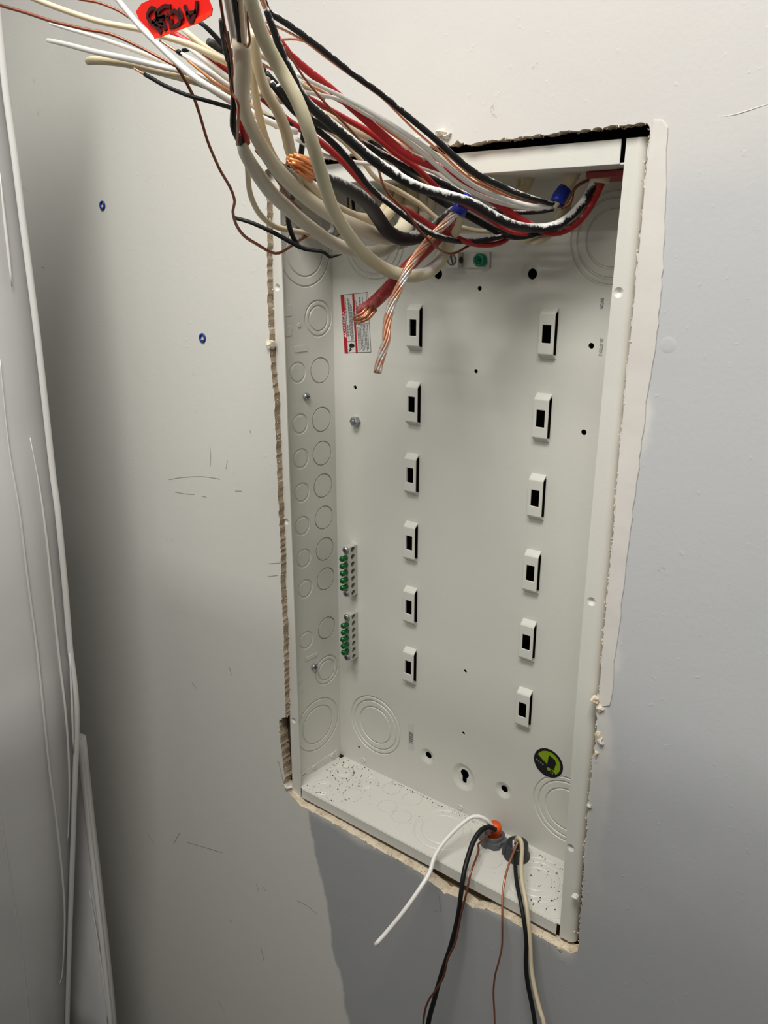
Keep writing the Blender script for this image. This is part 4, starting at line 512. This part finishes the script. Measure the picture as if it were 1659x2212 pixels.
for i, ((x, y), r) in enumerate(zip(F_KO, fr)):
    KO_F.append((x/1000, (.0725 if i == 8 else min(y, 65)/1000), rings([r, r*.74], .0006) if i in (0, 1, 2) else groove(r, .0007), 28))
KO_F += [(.1876, .0430, rings([.0315, .0230], .0006), 44), (.3030, .0395, rings([.0305, .0240, .0160], .0006), 44), (.3370, .0115, groove(.0080, .0007), 24)]
def ko_holes(L): return [circ(x, z, p[0][0], n) for x, z, p, n in L]
BB = basis((0, BD, 0), (1, 0, 0), (0, 0, 1), (0, -1, 0))          # back, facing the room
BR_W, BR_H, BR_D = .0150, .040, .0060
BRKM = [(a/1000, b/1000) for a, b in BRK]
small = [(.1872, .5838, .0022), (.1864, .5083, .0020), (.0376, .4787, .0022), (.2996, .5393, .0026), (.2989, .4643, .0026), (.1863, .1910, .0019), (.1867, .1153, .0019), (.0378, .0363, .0018)]
dimp = [(.1393, .5957, .0046), (.2388, .5971, .0046), (.1397, .0661, .0042), (.2389, .0659, .0042)]
KX, KZ = .1887, .0610
def keyhole(s=1.0):
    pts = [(KX+.0054*s*math.cos(a), KZ+.002+.0054*s*math.sin(a)) for a in [math.radians(-58+i*(296/14)) for i in range(15)]]
    return pts+[(KX-.0028*s, KZ-.0085*s), (KX-.0014*s, KZ-.0102*s), (KX+.0014*s, KZ-.0102*s), (KX+.0028*s, KZ-.0085*s)]
holes = [circ(x, z, r, 14) for x, z, r in small]+[circ(x, z, r+.0058, 28) for x, z, r in dimp]
DK = circ(KX, KZ-.001, .0150, 32); holes.append([(x, KZ-.001+(z-KZ+.001)*1.12) for x, z in DK]); holes += ko_holes(KO_B)
for x, z in BRKM:
    holes.append([(x-BR_W/2, z-.0185), (x+BR_W/2, z-.0185), (x+BR_W/2, z+.0185), (x-BR_W/2, z+.0185)])
XR = .3655
v, f = plate_vf(BB, [(XL-.0006, .0115), (XR, .0115), (XR, BH-LT+.001), (XL-.0006, BH-LT+.001)], holes, .0012)
obj('back_panel', v, f, E_, ENC)
for x, z, r in dimp:
    v, f = lathe_vf(BB, [(r+.0060, 0), (r+.0048, -.0003), (r+.0018, -.0022), (r+.0008, -.0026), (r, -.0026), (r, -.0036)], 28, x, z); obj('mounting_dimple', v, f, E_, ENC, True)
kh = keyhole(); n = len(DK); rim = [(x, KZ-.001+(z-KZ+.001)*1.12) for x, z in DK]
mid = [(KX+(x-KX)*.62, KZ-.001+(z-KZ+.001)*.66) for x, z in rim]
V = [mp(BB, a, b, 0) for a, b in rim]+[mp(BB, a, b, -.0026) for a, b in mid]
F = [(i, (i+1) % n, n+(i+1) % n, n+i) for i in range(n)]
v2, f2 = plate_vf(basis((0, BD+.0026, 0), (1, 0, 0), (0, 0, 1), (0, -1, 0)), mid, [kh], .0010)
v, f = join((V, F), (v2, f2)); obj('keyhole_dimple', v, f, E_, ENC)
# louvre brackets: a bridge pressed out of the back, open at both sides, with a slot
def bracket_vf():
    w, th = BR_W/2, .0012
    prof = [(.0222, 0), (.0218, .0012), (.0188, BR_D-.0012), (.0172, BR_D), (-.0172, BR_D), (-.0188, BR_D-.0012), (-.0218, .0012), (-.0222, 0)]
    V, F = [], []
    B = basis((0, 0, 0), (1, 0, 0), (0, 0, 1), (0, -1, 0))
    def strip(pr, x0, x1, inset):
        n = len(V)
        for z, d in pr:
            k = 1-inset/.02 if inset else 1
            V.extend([mp(B, x0, z*k, d-inset), mp(B, x1, z*k, d-inset)])
        return n
    a = strip(prof, -w, w, 0); b = strip(prof, -w, w, th); m = len(prof)
    for i in range(m-1):
        for s, fl in ((a, 0), (b, 1)):
            if i == 3: continue                      # face: cut by the slot
            q = (s+2*i, s+2*i+1, s+2*i+3, s+2*i+2); F.append(q if not fl else q[::-1])
        for k in (0, 1): F.append((a+2*i+k, a+2*i+2+k, b+2*i+2+k, b+2*i+k))
    for h in (BR_D, BR_D-th):
        n = len(V); zf = .0172 if h == BR_D else .0172*(1-th/.02)
        o4 = [(-w, -zf), (w, -zf), (w, zf), (-w, zf)]; i4 = [(-.0042, -.0077), (.0042, -.0077), (.0042, .0077), (-.0042, .0077)]
        V.extend([mp(B, x, z, h) for x, z in o4+i4])
        for i in range(4): F.append((n+i, n+(i+1) % 4, n+4+(i+1) % 4, n+4+i))
    n = len(V)-16
    for i in range(4): F.append((n+4+i, n+4+(i+1) % 4, n+12+(i+1) % 4, n+12+i))
    return V, F
v, f = bracket_vf(); bme = mesh('bracket', v, f, E_)
bm_ = bmesh.new(); bm_.from_mesh(bme); bmesh.ops.remove_doubles(bm_, verts=bm_.verts, dist=1e-6); bmesh.ops.recalc_face_normals(bm_, faces=bm_.faces); bm_.to_mesh(bme); bm_.free()
for x, z in BRKM:
        o = link('bracket', bme, (x, BD, z), ENC); bevel(o, .0009, 2)
# side walls, each rolled into its front flange
def side_wall(front, backx, r, sgn):
    prof = [(front-sgn*0, r)] ; V, F = [], []
    arc = [(front+sgn*r*(1-math.sin(a)), r*(1-math.cos(a))) for a in [math.radians(90-i*7.5) for i in range(13)]]
    pr = ([(backx, BD)] if backx else [])+[(front, r)]+arc[1:]
    th = .0012
    for z in (0, BH):
        V += [(x, y, z) for x, y in pr]
    m = len(pr)
    for i in range(m-1): F.append((i, i+1, m+i+1, m+i))
    return V, F
v, f = side_wall(0.0, None, .0022, 1); o = obj('side_wall', v, f, E_, ENC); s = o.modifiers.new('s', 'SOLIDIFY'); s.thickness = .001; s.offset = 0
v, f = side_wall(BW, XR, .0065, -1); o = obj('side_wall', v, f, E_, ENC); s = o.modifiers.new('s', 'SOLIDIFY'); s.thickness = .001; s.offset = 0
# left wall face sits on the inside of that sheet
ul = Vector((XL, BD, 0))-Vector((.001, 0, 0))
BLW = basis((.0012, 0, 0), ul, (0, 0, 1), (ul.y, -ul.x, 0))
BF = basis((0, 0, 0), (1, 0, 0), (0, 0, 1), (0, -1, 0))
v, f = plate_vf(BLW, [(.0012, 0), (ul.length, 0), (ul.length, BH), (.0012, BH)], ko_holes(KO_L), .0011); obj('side_wall', v, f, E_, ENC)
fd = [(.0068, .5826, .0022), (.0072, .3429, .0022), (.0068, .1010, .0022)]
frd = [(.3520, .5871, .0024), (.3515, .3447, .0024), (.3520, .1030, .0024)]
v, f = plate_vf(BF, [(.002, 0), (WFL, 0), (WFL, BH), (.002, BH)], [circ(x, z, r+.0014, 18) for x, z, r in fd], .0012); obj('front_flange', v, f, E_, ENC)
bow = [(BW-WFR-.0030*math.sin(math.pi*i/12), BH*i/12) for i in range(13)]
v, f = plate_vf(BF, [(BW-.0065, 0), (BW-.0065, BH)]+bow[::-1], [circ(x, z, r+.0014, 18) for x, z, r in frd], .0012); obj('front_flange', v, f, E_, ENC)
for x, z, r in fd+frd:
    v, f = lathe_vf(BF, [(r+.0015, 0), (r+.0006, -.0004), (r*.5, -.0022), (0, -.0022)], 18, x, z); obj('flange_dimple', v, f, E_, ENC, True)
# end walls, each with a lip turned away from the opening
v, f = box_vf((XL-.004, .0014, BH-LT), (XR-.003, BD, BH-LT+.0012)); obj('top_wall', v, f, E_, ENC)
v, f = box_vf((WFL+.003, 0, BH-LT), (BW-WFR-.0036, .0012, BH)); bevel(obj('top_lip', v, f, E_, ENC), .0012, 3)
BFL = basis((0, 0, LB), (1, 0, 0), (0, 1, 0), (0, 0, 1))
v, f = plate_vf(BFL, [(.003, .0012), (XR-.003, .0012), (XR-.003, BD), (.003, BD)], ko_holes(KO_F), .0012); obj('bottom_wall', v, f, E_, ENC)
v, f = box_vf((WFL+.002, -.0002, .0002), (BW-WFR-.0036, .0012, LB)); bevel(obj('bottom_lip', v, f, E_, ENC), .0005, 2)
# fold of the bottom wall welded up the left side, with weld dimples and a slot
v, f = plate_vf(basis(Vector((.0012, 0, 0))+BLW[3]*.0012, BLW[1], BLW[2], BLW[3]), [(.008, LB), (.077, LB), (.074, LB+.0115), (.012, LB+.0085)], [[(.0135, .0152), (.0205, .0165), (.0205, .0185), (.0135, .0172)]], .0011)
obj('weld_fold', v, f, E_, ENC)
for u, z in ((.0335, .0195), (.0640, .0208)):
    v, f = lathe_vf(BLW, [(.0035, .0012), (.0032, .0022), (.0020, .0026), (.0012, .0020), (0, .0020)], 18, u, z); obj('weld_dimple', v, f, E_, ENC, True)
for x, z in ((.0450, .0208), (.1859, .0189)):
    v, f = lathe_vf(BB, [(.0036, 0), (.0033, .0008), (.0022, .0011), (.0013, .0004), (0, .0004)], 18, x, z); obj('weld_dimple', v, f, E_, ENC, True)
v, f = box_vf((XL, BD-.005, LB), (XL+.0048, BD-.0002, LB+.0014)); obj('corner_gap', v, f, MT['dark'], ENC)
# knockouts
def ko(B, cx, cz, prof, n=32, name='knockout'):
    key = tuple(prof)+(n,)
    if key not in KOM:
        v, f = lathe_vf(basis((0, 0, 0), (1, 0, 0), (0, 1, 0), (0, 0, 1)), prof, n); KOM[key] = mesh('knockout', v, f, E_)
        KOM[key].materials[0] = E_
    return link(name, KOM[key], mp(B, cx, cz, 0), ENC, rot=rotm(B))
for B_, L_ in ((BLW, KO_L), (BB, KO_B), (BFL, KO_F)):
    for x, z, p, n in L_: ko(B_, x, z, p, n)
# pressed slots and tabs of the left wall
def tab(u, z, w, h, d=.0008, ang=0):
    pts = []
    for a in range(12):
        t = 2*math.pi*a/12; cx = math.copysign(1, math.cos(t)); cy = math.copysign(1, math.sin(t)); r = min(w, h)*.35
        pts.append((u+cx*(w-r)+r*math.cos(t), z+cy*(h-r)+r*math.sin(t)))
    v, f = plate_vf((mp(BLW, 0, 0, d), BLW[1], BLW[2], BLW[3]), pts, [], d); bevel(obj('pressed_tab', v, f, E_, ENC), .0004, 1)
tab(.0333, .5211, .0085, .0032); tab(.0345, .1678, .0090, .0022); tab(.0165, .5600, .0055, .0058); tab(.0165, .5400, .0050, .0052)
tab(.0150, .1475, .0040, .0042); tab(.0165, .1335, .0045, .0045)
v, f = lathe_vf(BLW, [(.0024, 0), (.0020, .0009), (.0012, .0005), (0, .0005)], 14, .0315, .5445); obj('pressed_tab', v, f, E_, ENC, True)
# screws
def pan_screw(parent, B, cx, cz, r, h, m, name='screw'):
    v, f = lathe_vf(B, [(r, 0), (r, h*.5), (r*.90, h*.8), (r*.6, h), (0, h)], 20, cx, cz); o = obj(name, v, f, m, parent, True)
    p = [(-1, -.25), (-.25, -.25), (-.25, -1), (.25, -1), (.25, -.25), (1, -.25), (1, .25), (.25, .25), (.25, 1), (-.25, 1), (-.25, .25), (-1, .25)]
    v, f = plate_vf((mp(B, cx, cz, h+.00012), B[1], B[2], B[3]), [(a*r*.6, b*r*.6) for a, b in p], [], .0002); obj('drive_recess', v, f, MT['print'], o)
    return o
pan_screw(ENC, BLW, .0384, .4708, .0042, .0030, MT['zinc']); pan_screw(ENC, BLW, .0386, .1534, .0042, .0034, MT['zinc'])
v, f = lathe_vf(BB, [(.0052, 0), (.0052, .0062), (.0044, .0070), (.0026, .0070), (.0022, .0054), (0, .0054)], 6, .0397, .4430); nut = obj('hex_nut', v, f, MT['zinc'], ENC)
v, f = lathe_vf(BB, [(.0023, .0050), (.0023, .0078), (.0012, .0082), (0, .0082)], 14, .0397, .4430); obj('threaded_end', v, f, MT['zinc'], nut, True)
# ground bars
def ground_bar(zc, zh, lab):
    x0, x1, dep = .0295, .0385, .0115
    BX = basis((x1, 0, 0), (0, -1, 0), (0, 0, 1), (1, 0, 0))
    n = 7; zs = [zc+zh*.88*(1-2*i/(n-1)) for i in range(n)]; yc = BD-dep/2-.002
    hs = [[(-y, z) for y, z in circ(yc, z_, .0026, 14)] for z_ in zs]
    hs = [circ(-yc, z_, .0033, 14) for z_ in zs]
    v, f = plate_vf(BX, [(-BD, zc-zh), (-(BD-dep-.002), zc-zh), (-(BD-dep-.002), zc+zh), (-BD, zc+zh)], hs, x1-x0)
    bar = obj('ground_bar', v, f, MT['alu'], ENC, label=lab)
    v, f = box_vf((x0+.0005, BD-dep-.001, zc-zh+.0005), (x1-.0045, BD-.001, zc+zh-.0005)); obj('hole_shade_fill', v, f, MT['dim'], bar)  # near-black filler, so the wire holes look shaded
    BFz = basis((0, BD-dep-.002, 0), (1, 0, 0), (0, 0, 1), (0, -1, 0)); xc = (x0+x1)/2-.0005
    for i, z_ in enumerate(zs):
        if i in (0, n-1): pan_screw(bar, BFz, xc, z_, .0040, .0028, MT['zinc'], 'mounting_screw')
        else:
            h = .0095+random.uniform(-.0008, .0010)
            v, f = lathe_vf(BFz, [(.0027, -.001), (.0027, h*.55), (.0031, h*.6), (.0034, h*.8), (.0030, h*.95), (.0018, h*1.04), (0, h*1.05)], 16, xc, z_); s = obj('green_screw', v, f, MT['greenmetal'], bar, True)
            v, f = box_vf((xc-.0019, BD-dep-.002-h*1.08, z_-.00035), (xc+.0019, BD-dep-.002-h*1.0, z_+.00035)); obj('slot', v, f, MT['stblack'], s)
ground_bar(.2713, .0300, 'aluminium ground bar with green screws, upper of two'); ground_bar(.1895, .0290, 'aluminium ground bar with green screws, lower of two')
# bonding lug at the top
lx, lz = .1700, .6085
v, f = box_vf((.1570, BD-.0110, lz-.0070), (.1700, BD, lz+.0070)); lug = bevel(obj('bonding_lug', v, f, MT['alu'], ENC, label='small bonding lug with slotted and green screws'), .0006)
v, f = box_vf((.1700, BD-.0030, lz-.0068), (.1980, BD, lz+.0072)); bevel(obj('lug_plate', v, f, MT['alu'], lug), .0005)
Bz = basis((0, BD-.0110, 0), (1, 0, 0), (0, 0, 1), (0, -1, 0))
v, f = lathe_vf(Bz, [(.0047, 0), (.0047, .0002), (.0042, .0003), (.0042, .0001), (0, .0001)], 22, .1634, lz); ss = obj('slotted_screw', v, f, MT['alu'], lug, True)
v, f = lathe_vf(Bz, [(.0048, .0002), (.0048, .0005), (.0042, .0005), (.0042, .0002)], 22, .1634, lz); obj('thread_ring', v, f, MT['print'], ss)
v, f = box_vf((-.0044, -.0002, -.0006), (.0044, .0002, .0006)); R = Matrix.Rotation(math.radians(68), 3, 'Y'); v = [R @ Vector(p)+Vector((.1634, BD-.0114, lz)) for p in v]; obj('slot', v, f, MT['print'], ss)
v, f = lathe_vf(basis((.1701, 0, 0), (0, -1, 0), (0, 0, 1), (1, 0, 0)), [(.0030, .0001), (.0030, .0003), (0, .0003)], 18, -(BD-.0062), lz); obj('wire_hole', v, f, MT['dim'], lug)
Bz = basis((0, BD-.0030, 0), (1, 0, 0), (0, 0, 1), (0, -1, 0))
v, f = lathe_vf(Bz, [(.0058, 0), (.0058, .0050), (.0052, .0058), (.0036, .0058), (.0034, .0046), (0, .0046)], 24, .1900, lz); gs = obj('green_screw', v, f, MT['teal'], lug, True)
v, f = box_vf((.1886, BD-.0080, lz-.0014), (.1914, BD-.0076, lz+.0014)); obj('square_drive', v, f, MT['stblack'], gs)

# ------------------------------------------------------------------ print and stickers
def text_vf(s, size, B, cx, cy, ang, sx=1.0):
    cu = bpy.data.curves.new('t', 'FONT'); cu.body = s; cu.size = size; cu.align_x = 'CENTER'; cu.align_y = 'CENTER'; cu.extrude = 0; cu.resolution_u = 2
    o = bpy.data.objects.new('t', cu); C.objects.link(o); dg = bpy.context.evaluated_depsgraph_get()
    me = bpy.data.meshes.new_from_object(o.evaluated_get(dg)); vs = []
    ca, sa = math.cos(ang), math.sin(ang)
    for p in me.vertices:
        a, b = p.co.x*sx, p.co.y; vs.append(mp(B, cx+a*ca-b*sa, cy+a*sa+b*ca, 0))
    fs = [tuple(p.vertices) for p in me.polygons]
    bpy.data.objects.remove(o); bpy.data.curves.remove(cu); bpy.data.meshes.remove(me); return vs, fs
def flat(pts, B, h, m, name, parent, label=None, th=.00012):
    v, f = plate_vf((mp(B, 0, 0, h), B[1], B[2], B[3]), pts, [], th); return obj(name, v, f, m, parent, label=label)
UP = math.radians(90)
Q = [Vector((.0194, .5733)), Vector((.0559, .5771)), Vector((.0598, .5171)), Vector((.0240, .5137))]      # tl tr br bl
def qd(u, v): return tuple((Q[0]*(1-u)+Q[1]*u)*(1-v)+(Q[3]*(1-u)+Q[2]*u)*v)
def qrect(u0, u1, v0, v1): return [qd(u0, v0), qd(u1, v0), qd(u1, v1), qd(u0, v1)]
wl = flat(qrect(0, 1, 0, 1), BB, .0002, MT['print'], 'warning_label', ENC, 'white warning label with red stripes reading DANGER')
flat(qrect(.012, .988, .008, .992), BB, .00032, MT['label'], 'label_field', wl)
flat(qrect(0, .13, 0, 1), BB, .00046, MT['labelred'], 'red_stripe', wl); flat(qrect(.43, .505, 0, 1), BB, .00046, MT['labelred'], 'red_stripe', wl)
ax = (Q[0]-Q[3]).normalized(); ang = math.atan2(ax.y, ax.x)
BT = (mp(BB, 0, 0, .0006), BB[1], BB[2], BB[3])
c = qd(.068, .47); v, f = text_vf('DANGER', .0052, BT, c[0], c[1], ang, 1.15); obj('lettering', v, f, MT['label'], wl)
a, b, c = qd(.115, .735), qd(.115, .665), qd(.02, .70); flat([a, b, c], BB, .0006, MT['label'], 'hazard_triangle', wl)
V, F = [], []
def line(u, v0, v1, w, m=None):
    v, f = plate_vf(BT, qrect(u-w/2, u+w/2, v0, v1), [], .0001); n = len(V); V.extend(v); F.extend([tuple(i+n for i in q) for q in f])
def words(u, v0, v1, w):
    p = v0
    while p < v1:
        e = min(v1, p+random.uniform(.02, .07)); line(u, p, e, w); p = e+.012
for u, v0, v1 in ((.165, .06, .72), (.20, .52, .72), (.265, .07, .70), (.305, .10, .78), (.345, .16, .78), (.38, .20, .76)): words(u, v0, v1, .026)
for u, v0, v1 in ((.545, .12, .46), (.575, .14, .44), (.68, .07, .48), (.71, .07, .46), (.80, .07, .48)): words(u, v0, v1, .022)
for i in range(8): words(.56+i*.052, .53 if i > 1 else .56, .97-.02*(i % 3), .024)
line(.955, .01, .51, .010); line(.70, .512, .518, .56); line(.28, .792, .798, .30)
for u in (.47,): words(u, .30, .34, .03)
obj('fine_print', V, F, MT['printgrey'], wl, kind='stuff')
V = [qd(u, v) for u, v in ((.22, .84), (.30, .83), (.385, .85), (.40, .88), (.36, .905), (.27, .91), (.20, .885))]; flat(V, BB, .0006, MT['stblack'], 'pictogram', wl)
flat([qd(u, v) for u, v in ((.22, .90), (.27, .915), (.22, .945), (.31, .93), (.16, .985), (.21, .94))], BB, .0007, MT['stblack'], 'pictogram', wl)
for s, x, z, sz, m, sx in (('EATON', .3062, .5745, .0040, 'print', .62), ('30-47730-2', .3085, .5390, .0042, 'printgrey', .75)):
    v, f = text_vf(s, sz, BT, x, z, -UP, sx); obj('printed_lettering', v, f, MT[m], ENC)
flat([(.1125, .0640), (.1205, .0665), (.1205, .1010), (.1125, .0985)], BB, .0002, MT['label'], 'date_sticker', ENC, 'pale strip with printed number 102020')
v, f = text_vf('102020', .0072, BT, .1168, .0815, UP, .70); obj('printed_lettering', v, f, MT['print'], ENC)
# round black and green sticker
sx_, sz_, sr = .2884, .1212, .0162
st = flat(circ(sx_, sz_, sr, 36), BB, .0002, MT['stblack'], 'round_sticker', ENC, 'round black and green sticker with a black box')
flat(circ(sx_, sz_, sr*1.05, 36), BB, .00012, MT['label'], 'white_rim', st)
def sd(a, b, th=math.radians(-20)): return (sx_+sr*(a*math.cos(th)-b*math.sin(th)), sz_+sr*(a*math.sin(th)+b*math.cos(th)))
gp = [sd(.82*math.cos(t), .82*math.sin(t)) for t in [math.radians(-28+i*(203/24)) for i in range(25)]]
flat(gp, BB, .0003, MT['stgreen'], 'green_field', st)
flat([sd(*p) for p in ((-.20, .56), (.30, .52), (.40, .36), (.52, .30), (.44, .22), (.52, -.20), (.05, -.26), (-.02, -.14))], BB, .0004, MT['stblack'], 'box_shape', st)
flat([sd(*p) for p in ((-.02, -.20), (-.30, -.02), (-.34, .04), (.05, -.22))], BB, .0004, MT['stblack'], 'box_shape', st)
flat(circ(*sd(.20, -.36), sr*.19, 18), BB, .0005, MT['stblack'], 'wheel', st); flat(circ(*sd(.20, -.36), sr*.12, 16), BB, .0006, MT['stgreen'], 'wheel', st)
V, F = [], []
for i in range(9):
    if i in (4,): continue
    t = -.72+i*.155; p = [sd(t+dx, -.30-.28*(t+.72)*.35+dy-.05*abs(i-4)*.2) for dx, dy in ((-.045, -.05), (.045, -.05), (.045, .06), (-.045, .06))]
    v, f = plate_vf((mp(BB, 0, 0, .0004), BB[1], BB[2], BB[3]), p, [], .0001); n = len(V); V += v; F += [tuple(j+n for j in q) for q in f]
obj('lettering', V, F, MT['stgrey'], st, kind='stuff')

# ------------------------------------------------------------------ fittings of the floor and top
def locknut(x, y, z):
    e = empty('locknut_fitting', (x, y, z), 'dark grey locknut fitting holding the orange cable in the box floor', 'cable fitting')
    B = basis((x, y, z), (1, 0, 0), (0, 1, 0), (0, 0, 1)); V, F = [], []
    n = 48; rr = [.0148 if (i % 8) < 5 else .0130 for i in range(n)]
    for h in (0.0005, .0062):
        V += [mp(B, r*math.cos(2*math.pi*i/n), r*math.sin(2*math.pi*i/n), h) for i, r in enumerate(rr)]
    V += [mp(B, .0112*math.cos(2*math.pi*i/n), .0112*math.sin(2*math.pi*i/n), .0066) for i in range(n)]
    for i in range(n):
        j = (i+1) % n; F += [(i, j, n+j, n+i), (n+i, n+j, 2*n+j, 2*n+i)]
    obj('locknut', V, F, MT['grey'], e)
    v, f = lathe_vf(B, [(.0112, .003), (.0112, .0105), (.0106, .0112), (.0094, .0112), (.0090, .002), (0, .002)], 32); obj('threaded_neck', v, f, MT['grey'], e, True)
    v, f = lathe_vf(B, [(.0088, .0024), (.0088, .0028), (0, .0028)], 24); obj('bore', v, f, MT['stblack'], e)
locknut(.2400, .0600, LB)
e = empty('cable_bushing', (.2705, .0570, LB), 'dark grey open bushing standing on the box floor right of the orange cable', 'cable fitting')
B = basis((.2705, .0570, LB), (1, 0, 0), (0, 1, 0), (0, 0, 1))
v, f = lathe_vf(B, [(.0140, .0003), (.0138, .0020), (.0122, .0030), (.0116, .0150), (.0110, .0158), (.0102, .0155), (.0100, .0015), (0, .0015)], 32); obj('sleeve', v, f, MT['grey2'], e, True)
v, f = box_vf((.2575, .0480, LB+.001), (.2615, .0530, LB+.0085)); bevel(obj('clip_tab', v, f, MT['grey2'], e), .0006)
e = empty('cable_clamp', (.3250, .0500, BH-LT), 'red plastic cable clamp under the top lip at the right box corner', 'cable fitting')
v, f = box_vf((.3060, .0300, BH-LT-.0050), (.3440, .0700, BH-LT-.0002)); bevel(obj('collar', v, f, MT['redplastic'], e), .001)
v, f = box_vf((.3330, .0240, BH-LT-.0085), (.3410, .0320, BH-LT-.0010)); bevel(obj('latch', v, f, MT['redplastic'], e), .0006)
# debris on the floor of the box
V, F = [], []
def speck(x, y, s):
    n = len(V); h = s*.8; a = random.random()*3
    V.extend([(x+s*math.cos(a+k*1.57)*random.uniform(.6, 1.2), y+s*math.sin(a+k*1.57)*random.uniform(.6, 1.2), LB+.0004) for k in range(4)]+[(x, y, LB+.0004+h)])
    F.extend([(n+k, n+(k+1) % 4, n+4) for k in range(4)]+[(n+3, n+2, n+1, n)])
for _ in range(120): speck(random.gauss(.030, .018) % .09+.012, random.gauss(.052, .018) % .075+.002, random.uniform(.0003, .0011))
for _ in range(60): speck(random.uniform(.285, .350), random.uniform(.004, .074), random.uniform(.0003, .0012))
for _ in range(45): speck(random.uniform(.05, .33), random.uniform(.004, .074), random.uniform(.0002, .0008))
for _ in range(70): speck(random.uniform(.09, .24), .077-abs(random.gauss(0, .002)), random.uniform(.0003, .0009))
obj('debris', V, F, MT['debris'], label='dark crumbs scattered over the box floor', cat='debris', kind='stuff')

# ------------------------------------------------------------------ cables and wires
ROOT = {}
def centre(k):
    p = [q for w in WIRES if w.get('parent') == k for q in w['p']]; return sum((Vector(q) for q in p), Vector())/1000/len(p)
for key, name, label, cat, group in THINGS: ROOT[key] = empty(name, centre(key), label, cat, group)
def build_wire(w):
    P = [Vector(p)/1000 for p in w['p']]; r = w['r']; r = [x/1000 for x in r] if isinstance(r, (list, tuple)) else r/1000
    par = ROOT.get(w.get('parent')); thin = (r if not isinstance(r, list) else max(r)) < .0018
    if w.get('strands'):
        pts, pr = catmull(P, .004); T, US = frames(pts); n = w['strands']; rm = sum(r)/len(r) if isinstance(r, list) else r; o = None
        v, f = tube_vf(P, [x*.48 for x in r], 8); o = obj(w['name'], v, f, MT['copper_m'], par, True, w.get('label'))  # darker core puts the shade between the strands into colour
        for k in range(n):
            path = []
            for i, (p, t, u) in enumerate(zip(pts, T, US)):
                a = 2*math.pi*k/n+i*.36; path.append(p+(u*math.cos(a)+t.cross(u)*math.sin(a))*rm*.68)
            v, f = tube_vf(path, rm*.285, 6, step=.02); obj('copper_strand', v, f, MT[w['mat']], o, True)
        ROOT[w['key']] = o; return
    v, f = tube_vf(P, r, 7 if thin else 14, w.get('flat', 1.0), .005, .10 if thin else 0.0)
    ROOT[w['key']] = obj(w['name'], v, f, MT[w['mat']], par, True, w.get('label'), w.get('cat'), w.get('group'))
for w in WIRES: build_wire(w)
# red marker tag
def pl(P): return [Vector(p)/1000 for p in P]
def sheet(P, m, name, parent, th, **k):
    P = pl(P); n = len(P); tri = tessellate_polygon([[Vector((p.x, p.z, 0)) for p in P]])
    c = sum(P, Vector())/n
    V = [p for p in P]+[p+Vector((0, th, 0)) for p in P]
    F = [tuple(t) for t in tri]+[tuple(i+n for i in t[::-1]) for t in tri]+[(i, (i+1) % n, n+(i+1) % n, n+i) for i in range(n)]
    return obj(name, V, F, m, parent, **k)
tag = empty('marker_tag', pl(TAPEP)[0], 'red tape tag with black handwriting folded round a wire at the top', 'tape tag')
sheet(TAPEP, MT['redtape'], 'tape_flag', tag, .0006); sheet(FOLD, MT['redtape2'], 'folded_edge', tag, .0005)
for s in STROKES:
    v, f = ribbon_vf(pl(s), .0009, .0006); obj('pen_stroke', v, f, MT['ink'], tag)

# ------------------------------------------------------------------ glossy white panels at the left edge
def panel(EP, RP, label, thick, width, td, nd):
    P = pl(EP); e = empty('leaning_board', P[-1], label, 'board', 'glossy white boards at the left')
    zs = []; m = 9; V, F = [], []
    for p in P:
        for k in range(m):
            s = k/(m-1); V.append(p+td*width*s-nd*(.006*math.cos(s*math.pi/2)**6 if k == 0 else 0))
        V.append(p+td*width-nd*thick); V.append(p-nd*thick)
    w = m+2
    for i in range(len(P)-1):
        for k in range(w): F.append((i*w+k, i*w+(k+1) % w, (i+1)*w+(k+1) % w, (i+1)*w+k))
    F.append(tuple(range(w))); F.append(tuple((len(P)-1)*w+k for k in range(w))[::-1])
    obj('sheet', V, F, MT['gloss'], e, True)
    v, f = tube_vf([p-nd*.003 for p in P], .0035, 8, 1, .03); obj('edge_bead', v, f, MT['gloss_ridge'], e, True)
    for r in RP:
        v, f = tube_vf([p-nd*.0004 for p in pl(r)], [.0004, .0013, .0015, .0013, .0005], 8, 1, .015); obj('ridge', v, f, MT['gloss_ridge'], e, True)
panel(EDGE, RIDGES, 'tall glossy white ridged panel at the left photo edge, nearer one', .02, .5, Vector((-.25, -1, 0)).normalized(), Vector((1, -.25, 0)).normalized())
panel(EDGE2, RIDGES2, 'glossy white panel showing low at the left, behind the taller ridged one', .015, .14, Vector((-1, -.15, 0)).normalized(), Vector((.15, -1, 0)).normalized())
